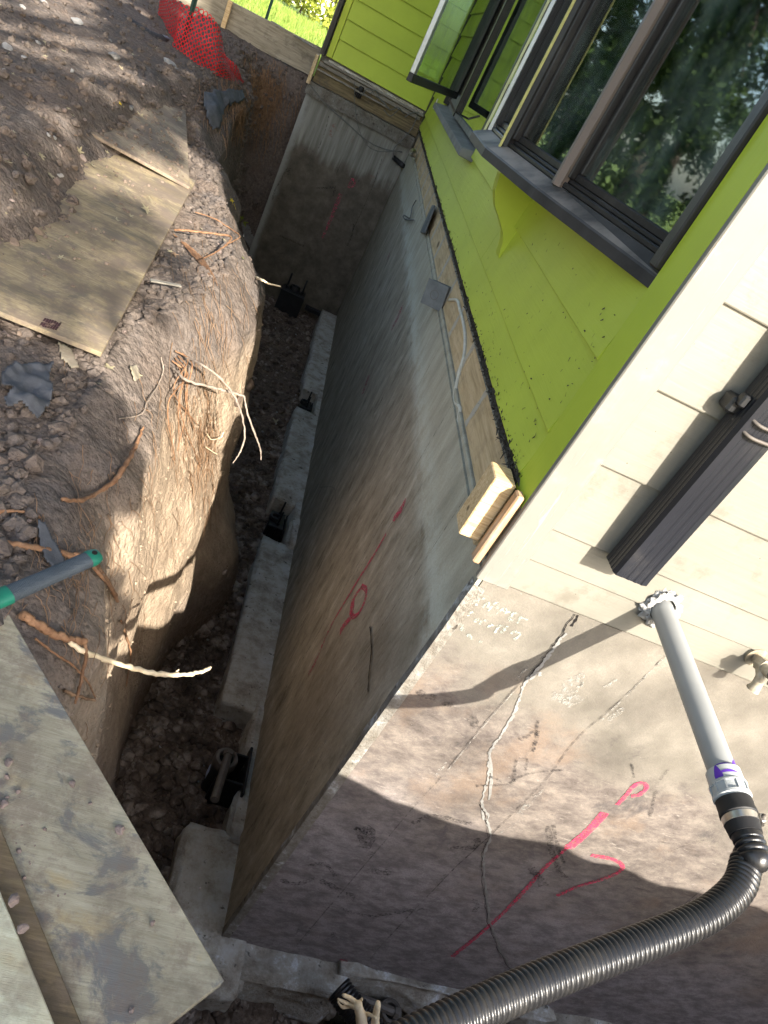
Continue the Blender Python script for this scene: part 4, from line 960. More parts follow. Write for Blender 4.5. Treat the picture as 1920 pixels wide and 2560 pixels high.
# long-wall form joints and scratches
def bl(pts, w_, mat, nm='form_joint'):
    P_ = [np.array((-0.0022, y_, z_)) for y_, z_ in pts]; v = []; f = []
    NSTROKE[0] += 1; P_ = [p - np.array([0.000012 * NSTROKE[0], 0, 0]) for p in spline(P_, 6)]
    for p in P_:
        ww = w_ * random.uniform(0.5, 1.3); v += [p + np.array([0, ww / 2, ww / 4]), p - np.array([0, ww / 2, ww / 4])]
    for i in range(len(P_) - 1): f.append((2 * i, 2 * i + 1, 2 * i + 3, 2 * i + 2))
    mk(nm, v, f, mat, wb)
for y_ in np.arange(0.37, 7.3, 0.61):
    q = random.uniform(-0.006, 0.006); bl([(y_ + q, -0.01), (y_ - q, -0.6), (y_ + q, -1.2), (y_ - q, -1.95)], 0.005, M_JOINT)
for i in range(26):
    y_ = random.uniform(0.15, 5); z_ = random.uniform(-1.7, -0.4); L = random.uniform(0.08, 0.3)
    bl([(y_, z_), (y_ + random.uniform(-0.05, 0.05), z_ - L)], random.uniform(0.004, 0.014), M_PATCH if i % 3 else M_MUD, 'scrape')
B('root_print', [(800, 1218), (835, 1220), (838, 1262)], 0.006, M_MUD); B('crack', [(925, 1565), (928, 1620), (922, 1690), (920, 1730)], 0.007, M_CRACK, jit=0.7, off=-0.003)
for px in ([(886, 560), (880, 585), (868, 615)], [(790, 470), (812, 470), (840, 468)], [(838, 470), (832, 490)], [(720, 430), (725, 420)], [(700, 590), (760, 615)], [(680, 500), (690, 470), (720, 420)]): Cw('root_print', px, 0.02, M_MUD, jit=0.5)
Cw('form_joint', [(822, 290), (812, 330), (796, 372)], 0.010, M_JOINT); Cw('form_joint', [(960, 380), (930, 470), (880, 580)], 0.008, M_JOINT)

# ================================================================== DOWNSPOUTS, TAP, PIPES
def downspout(name, label, x0, x1, y0, y1, z0, z1, mat):
    t = thing(name, label, 'downspout', ((x0 + x1) / 2, (y0 + y1) / 2, z0), None)
    def side(p, q, n, flutes=3, dep=0.0014):
        out = []; p = np.array(p, float); q = np.array(q, float)
        ks = [0.0]
        L_ = 1.0 / (flutes * 2 + 3)
        for k_ in range(flutes):
            s = (k_ * 2 + 2) * L_; ks += [(s - L_ * 0.35, 0), (s, 1), (s + L_ * 0.9, 1), (s + L_ * 1.25, 0)]
        out.append(p)
        for k_ in ks[1:]: out.append(p + (q - p) * k_[0] - np.array(n) * dep * k_[1])
        return out
    c = 0.006
    poly = side((x0, y1), (x0, y0), (-1, 0)) + side((x0 + c, y0 - 0.0), (x1, y0), (0, -1)) + side((x1, y0 + c), (x1, y1), (1, 0)) + [np.array((x1 - c, y1)), np.array((x0 + c, y1))]
    poly = [np.array(p) for p in poly]
    zs = [z0, z0 + 0.02, z1]; V = []; n = len(poly); cen = np.mean(poly, axis=0)
    for zi, z_ in enumerate(zs):
        for p in poly:
            q = cen + (p - cen) * (1.02 if zi == 0 else 1.0); V.append((q[0], q[1], z_))
    for p in poly: q = cen + (p - cen) * 0.96; V.append((q[0], q[1], z0))
    for p in poly: q = cen + (p - cen) * 0.95; V.append((q[0], q[1], z0 + 0.3))
    f = []
    for i in range(n):
        k_ = (i + 1) % n
        f += [(i, k_, n + k_, n + i), (n + i, n + k_, 2 * n + k_, 2 * n + i), (k_, i, 3 * n + i, 3 * n + k_), (3 * n + k_, 3 * n + i, 4 * n + i, 4 * n + k_)]
    mk('pipe', V, f, mat, t); return t
ds = downspout('downspout', 'black fluted downspout strapped to the white siding', 0.222, 0.316, -0.098, -0.034, 0.204, 3.35, M_BLACK)
bm = bmesh.new()
add_hexa(bm, box8((0.196, -0.062, 0.632), (0.238, -0.018, 0.668)), 0.006); add_hexa(bm, box8((0.204, -0.075, 0.655), (0.222, -0.052, 0.682)), 0.004); bm_to('strap_bracket', bm, M_STEELBLK, ds)
for dz in (0.0, -0.028):
    tube('strap_wire', [(0.225, -0.060, 0.655 + dz), (0.245, -0.104, 0.648 + dz), (0.285, -0.110, 0.650 + dz), (0.320, -0.104, 0.655 + dz), (0.335, -0.05, 0.66 + dz)], 0.004, M_STEEL, ds, 6, 6)
ds2 = downspout('downspout', 'narrow black downspout at the far corner of the green end wall', -1.272, -1.212, 7.435, 7.51, 0.40, 3.3, M_BLACK)

sp = thing('outdoor_tap', 'weathered brass garden tap on the lowest white board', 'tap', (0.80, -0.02, 0.06))
V_, F_ = join_geo([cyl_geo((0.80, -0.002, 0.086), (0.80, -0.012, 0.086), 0.030, 16), cyl_geo((0.80, -0.010, 0.086), (0.80, -0.060, 0.082), 0.0135, 14), cyl_geo((0.80, -0.035, 0.086), (0.80, -0.085, 0.100), 0.016, 14), cyl_geo((0.80, -0.03, 0.086), (0.80, -0.055, 0.094), 0.021, 6)])
auto_smooth(mk('body', V_, F_, M_BRASS, sp))
v, f = tube_geo(spline([(0.80, -0.045, 0.084), (0.80, -0.066, 0.068), (0.80, -0.076, 0.045), (0.80, -0.078, 0.030)], 5), [0.015, 0.013, 0.014, 0.018], 14); auto_smooth(mk('spout', v, f, M_BRASS, sp), 50)
V_, F_ = join_geo([cyl_geo((0.80, -0.085, 0.100), (0.80, -0.108, 0.106), 0.007, 8)]); auto_smooth(mk('stem', V_, F_, M_STEEL, sp))
hp = []
for k_ in range(24):
    an = k_ / 24 * 2 * math.pi; r_ = 0.026 * (1 + 0.10 * math.cos(6 * an)); hp.append((0.80 + r_ * math.cos(an), -0.106 - 0.006 * 0, 0.1055 + r_ * math.sin(an)))
bm = bmesh.new(); a0 = [bm.verts.new(p) for p in hp]; a1 = [bm.verts.new((p[0], p[1] - 0.012, p[2] + 0.003)) for p in hp]
i0 = [bm.verts.new((0.80 + (p[0] - 0.80) * 0.55, p[1] - 0.012, 0.1085 + (p[2] - 0.1055) * 0.55)) for p in hp]; i1 = [bm.verts.new((0.80 + (p[0] - 0.80) * 0.5, p[1] - 0.004, 0.1085 + (p[2] - 0.1055) * 0.5)) for p in hp]
bm.faces.new(a0)
for k_ in range(24):
    q = (k_ + 1) % 24; bm.faces.new((a0[k_], a0[q], a1[q], a1[k_])); bm.faces.new((a1[k_], a1[q], i0[q], i0[k_])); bm.faces.new((i0[k_], i0[q], i1[q], i1[k_]))
bm.faces.new(i1); bm_to('handle', bm, M_BRASS, sp)

dp = thing('drain_pipe', 'grey plastic pipe through the wall feeding a ribbed black hose', 'pipe', (0.457, -0.25, 0.09))
p0 = np.array([0.457, 0.02, 0.121]); p1 = at_depth(1812, 1945, 1.455); ax_ = (p1 - p0) / np.linalg.norm(p1 - p0)
def along(s): return p1 + ax_ * s
v, f = tube_geo([p0, p0 + (p1 - p0) * 0.5, p1], 0.0288, 32); auto_smooth(mk('pvc_pipe', v, f, M_PVC, dp))
# caulk collar
V_ = []; F_ = []; nr, ns = 12, 60
for i in range(nr):
    th = i / (nr - 1) * math.pi
    for k_ in range(ns):
        an = k_ / ns * 2 * math.pi; nz_ = float(fbm(np.array([[math.cos(an) * 2, math.sin(an) * 2, th]]), 1.6, 3, 66)[0]); rr = 0.030 + 0.010 * math.sin(th) * (1 + 0.7 * nz_) + 0.015 * (1 - th / math.pi) * max(0.1, 0.8 + 0.8 * nz_)
        V_.append((0.457 + rr * math.cos(an), -0.012 - 0.024 * math.sin(th * 0.5) * (1 + random.uniform(-.15, .15)) + 0.012, 0.120 + rr * 1.15 * math.sin(an)))
for i in range(nr - 1):
    for k_ in range(ns): F_.append((i * ns + k_, i * ns + (k_ + 1) % ns, (i + 1) * ns + (k_ + 1) % ns, (i + 1) * ns + k_))
mk('caulk', V_, F_, M_CAULK, dp, True)
def ringset(name, prof, mat, seg=40, rough_fn=None):
    """solid of revolution about the pipe axis; prof = [(s, r)]"""
    a_ = np.array([0, 0, 1.0]); u = np.cross(ax_, a_); u /= np.linalg.norm(u); w2 = np.cross(ax_, u); V = []; Fc = []
    for s, r_ in prof:
        for k_ in range(seg):
            an = k_ / seg * 2 * math.pi; V.append(along(s) + (u * math.cos(an) + w2 * math.sin(an)) * r_)
    for i in range(len(prof) - 1):
        for k_ in range(seg): Fc.append((i * seg + k_, i * seg + (k_ + 1) % seg, (i + 1) * seg + (k_ + 1) % seg, (i + 1) * seg + k_))
    return auto_smooth(mk(name, V, Fc, mat, dp), 30)
ringset('adapter', [(-0.012, 0.0290), (-0.012, 0.0345), (0.016, 0.0350), (0.018, 0.0375), (0.021, 0.0375), (0.021, 0.0345), (0.040, 0.0345), (0.040, 0.0375), (0.045, 0.0375), (0.047, 0.0330), (0.062, 0.0325), (0.062, 0.02)], M_PVCW)
u_ = np.cross(ax_, np.array([0, 0, 1.0])); u_ /= np.linalg.norm(u_); w_2 = np.cross(ax_, u_); bm = bmesh.new()
for k_ in range(10):
    an = k_ / 10 * 2 * math.pi; rdir = u_ * math.cos(an) + w_2 * math.sin(an); td = -u_ * math.sin(an) + w_2 * math.cos(an)
    c = []
    for s in (0.021, 0.040):
        for a_, b_ in ((-0.0018, 0.034), (-0.0018, 0.0373), (0.0018, 0.0373), (0.0018, 0.034)): c.append(along(s) + td * a_ + rdir * b_)
    add_hexa(bm, c)
bm_to('adapter_rib', bm, M_PVCW, dp)
ringset('rubber_cuff', [(0.050, 0.0325), (0.050, 0.0350), (0.070, 0.0352), (0.074, 0.0362), (0.080, 0.0362), (0.083, 0.033), (0.102, 0.0325), (0.118, 0.0305), (0.118, 0.02)], M_RUB)
ringset('hose_clamp', [(0.0832, 0.0328), (0.0832, 0.0342), (0.0965, 0.0342), (0.0965, 0.0325)], M_CLAMP)
cdir = u_ * math.cos(0.35) - w_2 * math.sin(0.35); ctd = u_ * math.sin(0.35) + w_2 * math.cos(0.35)
rt = CR.T @ np.array([0.93, 0.1, -0.35]); rt = rt - ax_ * (rt @ ax_); rt /= np.linalg.norm(rt); tt = np.cross(ax_, rt)
c = [along(s) + tt * a_ + rt * b_ for s in (0.081, 0.099) for a_, b_ in ((-0.011, 0.034), (-0.011, 0.043), (0.011, 0.043), (0.011, 0.034))]
bm = bmesh.new(); add_hexa(bm, c, 0.002); bm_to('clamp_screw_housing', bm, M_CLAMP, dp)
v, f = cyl_geo(along(0.090) + rt * 0.040 - tt * 0.020, along(0.090) + rt * 0.040 + tt * 0.016, 0.0045, 10); mk('clamp_screw', v, f, M_STEEL, dp, True)
# purple primer drips
def on_pipe(s, an, r_): return along(s) + (rt * math.cos(an) + tt * math.sin(an)) * r_
def patch(s0, s1, a0_, a1_, r_):
    V = []; F2 = []; n_ = 12
    for i in range(n_ + 1):
        an = a0_ + (a1_ - a0_) * i / n_; e_ = math.sin(math.pi * i / n_)
        V += [on_pipe(s1, an, r_), on_pipe(s1 + (s0 - s1) * (0.25 + 0.75 * e_), an, r_)]
    for i in range(n_): F2.append((2 * i, 2 * i + 1, 2 * i + 3, 2 * i + 2))
    mk('primer_stain', V, F2, M_PURPLE, dp)
patch(-0.034, -0.011, -0.5, 1.0, 0.0292); patch(-0.018, -0.011, 0.6, 2.6, 0.0292); patch(0.0, 0.006, 1.0, 2.2, 0.0353); patch(-0.012, 0.014, 1.9, 2.4, 0.0353)
# ribbed hose
hp0 = along(0.112); hp1 = along(0.16)
HP = [hp0, hp1, at_depth(1868, 2150, 1.345), at_depth(1846, 2218, 1.30), at_depth(1775, 2283, 1.255), at_depth(1670, 2332, 1.21), at_depth(1530, 2385, 1.155), at_depth(1350, 2455, 1.085), at_depth(1150, 2543, 1.005), at_depth(950, 2640, 0.94), at_depth(760, 2740, 0.90), np.array([-0.36, -1.22, -0.30]), np.array([-0.40, -1.5, -0.38])]
H = np.array(spline(HP, 60)); seg_ = np.linalg.norm(np.diff(H, axis=0), axis=1); S_ = np.concatenate([[0], np.cumsum(seg_)])
pitch = 0.0105; npt = int(S_[-1] / pitch * 8); ss = np.linspace(0, S_[-1], npt); Hs = np.stack([np.interp(ss, S_, H[:, i]) for i in range(3)], 1)
ph = (ss % pitch) / pitch; rr = 0.0236 + 0.0056 * np.clip(np.sin(ph * math.pi), 0, 1) ** 0.55
rr = np.where(ss < 0.018, 0.0285, rr)
v, f = tube_geo(Hs, 1.0, 28)
V3 = np.array(v).reshape(npt, 28, 3); V3 = Hs[:, None, :] + (V3 - Hs[:, None, :]) * rr[:, None, None]
mk('ribbed_hose', V3.reshape(-1, 3), f, M_HOSE, dp, True)

# junction box and cable on the rim board
jb = thing('junction_box', 'grey square electrical box hanging open on the rim board', 'electrical box', (0.0, 2.05, -0.01))
nb = np.array([-0.985, -0.12, 0.1]); nb /= np.linalg.norm(nb)
q0 = [hitx(1078, 745, -0.03), hitx(1088, 710, -0.03), hitx(1122, 717, -0.03), hitx(1112, 766, -0.03)]
yc, zc_ = 2.06, 0.055; hs = 0.058; tw = 0.18
def bq(a_, b_, o): 
    ca, sa = math.cos(tw), math.sin(tw); aa, bb = a_ * ca - b_ * sa, a_ * sa + b_ * ca; nx_, ny_ = -0.62, -0.785
    return np.array([-0.012 + ny_ * -aa * 1.0 + nx_ * o, yc + nx_ * aa + ny_ * o + 0.02, zc_ + bb])
bm = bmesh.new(); add_hexa(bm, [bq(a_, b_, 0.0) for a_, b_ in ((-hs, -hs), (hs, -hs), (hs, hs), (-hs, hs))] + [bq(a_, b_, 0.048) for a_, b_ in ((-hs, -hs), (hs, -hs), (hs, hs), (-hs, hs))], 0.006); bm_to('box', bm, M_BOX, jb)
bm = bmesh.new(); add_hexa(bm, [bq(a_, b_, 0.0485) for a_, b_ in ((-hs - .004, -hs - .002), (hs + .002, -hs - .004), (hs + .004, hs + .002), (-hs, hs + .004))] + [bq(a_, b_, 0.052) for a_, b_ in ((-hs - .004, -hs - .002), (hs + .002, -hs - .004), (hs + .004, hs + .002), (-hs, hs + .004))], 0.001); bm_to('cover', bm, M_BOX, jb)
V_ = []; F_ = []
for k_ in range(24):
    an = k_ / 24 * 6.2832; V_ += [bq(0.020 * math.cos(an), 0.020 * math.sin(an), 0.0528), bq(0.024 * math.cos(an), 0.024 * math.sin(an), 0.0528)]
for k_ in range(24): q = (k_ + 1) % 24; F_.append((2 * k_, 2 * k_ + 1, 2 * q + 1, 2 * q))
mk('knockout_ring', V_, F_, M_WIRE, jb)
cbp = [(1123, 750), (1143, 752), (1150, 775), (1158, 805), (1163, 845), (1160, 890), (1150, 925), (1142, 960), (1136, 1000), (1150, 1020), (1148, 1040), (1142, 1080), (1141, 1120), (1146, 1155)]
tube('cable', [hitx(u, v_, 0.012) for u, v_ in cbp], 0.0075, M_CABLE, jb, 8, 6)
# wires, glove and tinfoil on the end wall
for i, (px, r_) in enumerate(([[(775, 212), (800, 245), (830, 275), (870, 310), (915, 350), (960, 372), (1005, 380)], 0.006], [[(886, 205), (887, 260), (892, 300), (900, 330), (915, 360), (945, 378), (1000, 378)], 0.004], [[(1045, 285), (1030, 320), (1005, 350), (985, 372), (983, 398)], 0.006], [[(1012, 293), (1030, 282), (1048, 282)], 0.006], [[(940, 240), (960, 255), (975, 275), (995, 268), (1010, 285)], 0.005], [[(925, 235), (940, 225), (950, 248), (965, 262)], 0.005], [[(960, 275), (975, 290), (990, 280), (1000, 270)], 0.005], [[(905, 240), (918, 222), (935, 228)], 0.005])):
    o = tube('loose_wire', [hity(u, v_, 7.40 - 0.01 * i) for u, v_ in px], r_, M_WIRE, None, 6, 5); tag(o, ['long sagging dark wire from the outer top corner of the end wall', 'thin wire hanging from the batten on the end wall', 'wire dropping from the inner corner to the black pipe stub', 'short wire looped at the inner top corner of the end wall', 'wavy wire lying on the end wall ledge', 'small hooked wire on the middle of the ledge board', 'curled wire end below the ledge board', 'bent wire tip beside the glove'][i], 'wire', 'loose wires on the end wall')
gp = []
for k_, (dx, L) in enumerate(((-0.05, 0.09), (-0.025, 0.115), (0.0, 0.12), (0.025, 0.105))):
    gp.append(tube_geo(spline([(-0.745 + dx, 7.465, 0.285), (-0.745 + dx * 1.25, 7.445, 0.24), (-0.745 + dx * 1.3, 7.45, 0.285 - L)], 4), [0.015, 0.016, 0.012], 8))
gp.append(tube_geo(spline([(-0.80, 7.465, 0.30), (-0.835, 7.44, 0.27), (-0.84, 7.44, 0.235)], 4), [0.015, 0.015, 0.012], 8))
gp.append(tube_geo(spline([(-0.745, 7.462, 0.35), (-0.745, 7.455, 0.32), (-0.745, 7.458, 0.27)], 4), [0.045, 0.050, 0.048], 10))
V_, F_ = join_geo(gp); V_ = [np.array((-0.745, 7.455, 0.26)) + (np.array(p) - np.array((-0.745, 7.455, 0.26))) * 0.62 for p in V_]; g_ = mk('work_glove', V_, F_, M_RUB, None, True); tag(g_, 'black work glove tucked behind a batten on the end wall', 'glove')
bm = bmesh.new(); bmesh.ops.create_icosphere(bm, subdivisions=2, radius=0.05)
for v in bm.verts: v.co = Vector((v.co.x * 0.9, v.co.y * 1.5, v.co.z * 0.8)) * random.uniform(0.75, 1.2) + Vector(hitx(1033, 383, -0.04))
tf = bm_to('foil_tape', bm, M_CLAMP, None); tag(tf, 'crumpled silver foil tape at the far inner corner', 'tape')
o = tube('pipe_stub', [hity(985, 395, 7.46), hity(1008, 415, 7.30)], 0.028, M_RUB, None, 12, 3); tag(o, 'short black pipe stub sticking out near the far inner corner', 'pipe')
o = slab('loose_shim', [hitx(1050, 580, -0.01), hitx(1080, 512, -0.01), hitx(1086, 512, -0.03), hitx(1060, 582, -0.03)], (-1, 0, 0.3), 0.012, M_BOX); tag(o, 'grey metal shim leaning on the rim board', 'shim')
tube('loose_wire', [hitx(u, v_, -0.02) for u, v_ in ((1040, 500), (1030, 520), (1025, 545), (1010, 538), (1012, 548), (1035, 550))], 0.005, M_WIRE, None, 6, 5)
tag(bpy.data.objects[-1] if False else COL.objects[-1], 'crooked dark wire in front of the far rim board', 'wire', 'loose wires on the end wall')

# ================================================================== FOUNDATION PIERS (black steel brackets)
def pier(x, y, z, rot, label, scale=1.0, bolt=True, sticker=True, rods=True):
    t = thing('foundation_pier', label, 'pier', (x, y, z - 0.35), 'steel piers under the footing')
    ca, sa = math.cos(rot), math.sin(rot)
    def W(p): return np.array([x + (p[0] * ca - p[1] * sa) * scale, y + (p[0] * sa + p[1] * ca) * scale, z + p[2] * scale])
    def WB(nm, lo, hi, mat, bev=0.003):
        bm = bmesh.new(); add_hexa(bm, [W(p) for p in box8(lo, hi)], bev); return bm_to(nm, bm, mat, t)
    def WC(nm, a_, b_, r_, mat, seg=20, r2=None):
        v, f = cyl_geo(W(a_), W(b_), r_ * scale, seg, None if r2 is None else r2 * scale); return auto_smooth(mk(nm, v, f, mat, t))
    # local +x points away from the wall
    WC('sleeve', (0.0, 0, -0.45), (0.0, 0, 0.04), 0.048, M_STEELBLK)
    prof_ = [(0.050, -0.01), (0.058, 0.0), (0.058, 0.03), (0.052, 0.044), (0.040, 0.046), (0.034, 0.04), (0.034, -0.08)]
    V = []; Fc = []; ns = 28
    for r_, h in prof_:
        for k_ in range(ns): an = k_ / ns * 2 * math.pi; V.append(W((r_ * math.cos(an), r_ * math.sin(an), 0.03 + h)))
    for i in range(len(prof_) - 1):
        for k_ in range(ns): Fc.append((i * ns + k_, i * ns + (k_ + 1) % ns, (i + 1) * ns + (k_ + 1) % ns, (i + 1) * ns + k_))
    auto_smooth(mk('collar', V, Fc, M_STEEL if bolt else M_STEELBLK, t))
    WB('back_plate', (-0.125, -0.13, -0.30), (-0.112, 0.13, 0.03), M_STEELBLK)
    for s in (-1, 1): WB('gusset', (-0.112, s * 0.075 - 0.006, -0.34), (0.02, s * 0.075 + 0.006, 0.02), M_STEELBLK)
    WB('seat_plate', (-0.26, -0.13, -0.315), (0.06, 0.13, -0.301), M_STEELBLK)
    if rods:
        for s in (-1, 1):
            WC('threaded_rod', (-0.04, s * 0.085, -0.10), (-0.04, s * 0.085, 0.20), 0.010, M_STEELBLK, 10)
            WC('nut', (-0.04, s * 0.085, 0.045), (-0.04, s * 0.085, 0.065), 0.018, M_STEELBLK, 6)
        WB('top_plate', (-0.10, -0.125, 0.020), (0.045, 0.125, 0.034), M_STEELBLK)
    if bolt:
        WC('jack_bolt', (-0.005, -0.02, 0.072), (0.02, 0.25, 0.11), 0.020, M_STEEL, 8); WC('bolt_head', (-0.006, -0.03, 0.071), (-0.004, -0.008, 0.073), 0.026, M_STEEL, 6)
    if sticker: 
        WB('sticker', (0.0475, -0.02, -0.10), (0.0495, 0.02, -0.04), M_LABEL, 0)
        if rods: WB('sticker', (-0.02, -0.03, 0.0345), (0.03, 0.012, 0.0355), M_LABEL, 0)
    return t
pier(-0.155, 0.72, -2.02, math.pi, 'steel pier with an open collar and jack bolt in the broken footing gap', 1.0, True, True, False)
pier(-0.17, 2.86, -2.12, math.pi, 'black pier bracket with two rods behind the long middle footing block', 0.75, False, False, True)
pier(-0.15, 4.80, -2.12, math.pi, 'black pier bracket between the second and third footing blocks', 0.7, False, False, True)
pier(-0.60, 7.36, -2.02, math.pi * 0.5, 'black pier bracket with pale stickers at the foot of the end wall', 1.15, False, True, True)
pr = pier(0.78, -0.10, -2.18, math.pi * 0.5, 'black pier bracket hanging below the chipped footing of the sunlit wall', 0.9, True, False, False)
# steel angle lying at the foot of the end wall
o = box('steel_angle', (-0.40, 7.40, -2.17), (-0.06, 7.47, -2.12), M_STEELBLK, None, 0.004); tag(o, 'black steel angle at the foot of the end wall', 'steel angle')
# corrugated drain tile disappearing under the footing of the front wall
Hq = np.array(spline([hity(845, 2470, -0.16), hity(870, 2505, -0.20), hity(905, 2545, -0.24), hity(950, 2600, -0.30)], 30)); n_ = len(Hq); sg = np.concatenate([[0], np.cumsum(np.linalg.norm(np.diff(Hq, axis=0), axis=1))])
n2 = int(sg[-1] / 0.014 * 6); s2 = np.linspace(0, sg[-1], n2); Hq = np.stack([np.interp(s2, sg, Hq[:, i]) for i in range(3)], 1); v, f = tube_geo(Hq, 1.0, 22); V3 = np.array(v).reshape(n2, 22, 3)
rq = 0.045 + 0.007 * np.clip(np.sin((s2 % 0.014) / 0.014 * math.pi), 0, 1) ** 0.6
o = mk('drain_tile', (Hq[:, None] + (V3 - Hq[:, None]) * rq[:, None, None]).reshape(-1, 3), f, M_HOSE, None, True); tag(o, 'ribbed black drain pipe going under the chipped footing', 'pipe')
# pale broken root in front of it
rt_ = thing('broken_root', 'pale splintered root stump in front of the black drain pipe', 'root', at_depth(905, 2560, 1.9))
b0 = at_depth(910, 2600, 1.75)
for px, r_ in (([(910, 2600), (902, 2545), (895, 2510)], [0.017, 0.014, 0.010]), ([(897, 2515), (875, 2495), (858, 2488)], [0.008, 0.004]), ([(897, 2520), (870, 2510), (845, 2498)], [0.008, 0.003]), ([(896, 2512), (858, 2518), (845, 2505)], [0.006, 0.002]), ([(935, 2590), (940, 2540), (945, 2508)], [0.012, 0.007]), ([(900, 2540), (920, 2535), (940, 2545)], [0.006, 0.003]), ([(900, 2505), (905, 2497)], [0.005, 0.003])):
    tube('stub', [at_depth(u, v_, 1.78 - 0.02 * i) for i, (u, v_) in enumerate(px)], r_, M_ROOTP, rt_, 8, 4, 0.12)

# ================================================================== BOARDS ON THE DIRT
def plane_fit(px3):
    return [soil(u, v_, 0.0)[0] for u, v_ in px3]
def sheet(name, label, cat, pts, th, mat, lift=0.0, bevel=0.002, group=None, sub=0, edge=None):
    pts = [np.array(p, float) + np.array([0, 0, lift]) for p in pts]; n = np.cross(pts[1] - pts[0], pts[2] - pts[0]); n = n / np.linalg.norm(n); n = n if n[2] > 0 else -n
    bm = bmesh.new(); k_ = len(pts); T = [bm.verts.new(p) for p in pts]; Bq = [bm.verts.new(p - n * th) for p in pts]
    bm.faces.new(T); bm.faces.new(Bq[::-1])
    for i in range(k_): q = (i + 1) % k_; bm.faces.new((T[i], Bq[i], Bq[q], T[q]))
    if bevel: bmesh.ops.bevel(bm, geom=bm.edges[:], offset=bevel, segments=1, affect='EDGES', profile=0.5)
    o = bm_to(name, bm, mat); tag(o, label, cat, group); return o
zp = lambda u, v_, z_: hitz(u, v_, z_)
# big sheet
Bz = -0.10; pa = zp(255, 882, Bz - 0.03); pb = zp(490, 452, Bz + 0.02)
e1 = pb - pa; e1 /= np.linalg.norm(e1); wdir = zp(0, 798, Bz - 0.02) - pa; wdir -= e1 * (wdir @ e1); wdir /= np.linalg.norm(wdir)
angB = math.atan2(e1[1], e1[0])
M_PLYB = mat_ply('plywood_big', angB + math.pi / 2, ((0.19, 0.15, 0.088), (0.275, 0.222, 0.138), (0.35, 0.29, 0.19)), (0.115, 0.10, 0.083), 0.75, 0.75)
big = sheet('plywood_sheet', 'long yellowed plywood sheet with dark stains, half buried in dirt', 'plywood', [pa, pb, pb + wdir * 1.22, pa + wdir * 1.22], 0.016, M_PLYB, 0.0)
M_STAMP = mat_mark('dark_stamp_ink', (0.06, 0.02, 0.03), 0.36, 0.5, 60, amount=0.8)
nB = np.cross(e1, wdir); nB = nB if nB[2] > 0 else -nB
for i in range(7):
    q = zp(103 + i * 6.5, 815 - 0 + i * 1.5, Bz - 0.02) ; a_ = pa + e1 * ((q - pa) @ e1) + wdir * ((q - pa) @ wdir) + nB * 0.0012
    v = [a_, a_ + e1 * 0.055 + wdir * 0.004 * 0, a_ + e1 * 0.055 + wdir * 0.006, a_ + wdir * 0.006]
    mk('ink_stamp', v, [(0, 1, 2, 3)], M_STAMP, big)
# second sheet lapping over it
Cz = -0.035; qa = zp(475, 468, Cz - 0.035); qb = zp(463, 253, Cz + 0.02); f1 = qb - qa; f1 /= np.linalg.norm(f1); wd2 = zp(298, 408, Cz) - qa; wd2 -= f1 * (wd2 @ f1); wd2 /= np.linalg.norm(wd2)
M_PLY2 = mat_ply('plywood_second', math.atan2(wd2[1], wd2[0]), ((0.19, 0.15, 0.10), (0.255, 0.207, 0.148), (0.32, 0.265, 0.19)), (0.125, 0.10, 0.082), 0.85, 0.6)
sheet('plywood_sheet', 'dirt-strewn plywood sheet lapped over the end of the yellowed one', 'plywood', [qa, qb, qb + wd2 * 1.0, qa + wd2 * 1.0], 0.015, M_PLY2)
# broken triangle
ta, tb, tc_, td_ = [zp(u, v_, -0.005) for u, v_ in ((384, 224), (310, 192), (290, 228), (296, 250))]
sheet('plywood_shard', 'small broken plywood shard poking out of the loose dirt', 'plywood', [ta + np.array([0, 0, 0.035]), tb, tc_ + np.array([0, 0, -0.02]), td_], 0.016, M_PLY2)
# near sheet and the two planks beside it
Nz = -0.235; na = zp(22, 1532, Nz); nb_ = zp(562, 2452, Nz); g1 = nb_ - na; g1 /= np.linalg.norm(g1)
nc_ = zp(428, 2562, Nz); nd_ = zp(-40, 2000, Nz)
M_PLYN = mat_ply('plywood_near', math.atan2(g1[1], g1[0]), ((0.22, 0.20, 0.142), (0.30, 0.278, 0.205), (0.38, 0.358, 0.275)), (0.115, 0.118, 0.126), 0.6, 0.85, 1.3)
g2 = nc_ - nb_; g2 -= g1 * (g2 @ g1); g2 /= np.linalg.norm(g2)
sheet('plywood_sheet', 'weathered pale plywood sheet blotched with grey, overhanging the trench corner', 'plywood', [na - g1 * 0.0, nb_, nb_ + g2 * 0.36, na + g2 * 0.30], 0.017, M_PLYN)
M_PLKD = mat_ply('dark_plank', math.atan2(g1[1], g1[0]), ((0.07, 0.055, 0.035), (0.13, 0.10, 0.06), (0.20, 0.155, 0.09)), (0.04, 0.035, 0.03), 0.3, 0.5)
da, db = zp(0, 2062, Nz + 0.012), zp(205, 2560, Nz + 0.012); h1_ = db - da; h1_ /= np.linalg.norm(h1_); hw = np.array([-h1_[1], h1_[0], 0]); hw = hw if hw[0] < 0 else -hw
sheet('plank', 'dark weathered plank between the near plywood and the mossy pale board', 'plank', [da - h1_ * 0.25, db + h1_ * 0.25, db + h1_ * 0.25 + hw * 0.05, da - h1_ * 0.25 + hw * 0.05], 0.04, M_PLKD)
M_PLKP = mat_ply('pale_plank', math.atan2(g1[1], g1[0]), ((0.42, 0.42, 0.30), (0.56, 0.56, 0.42), (0.66, 0.66, 0.52)), (0.30, 0.24, 0.15), 0.45, 0.4)
ea, eb = zp(0, 2225, Nz + 0.028), zp(137, 2560, Nz + 0.028); k1 = eb - ea; k1 /= np.linalg.norm(k1); kw = np.array([-k1[1], k1[0], 0]); kw = kw if kw[0] < 0 else -kw
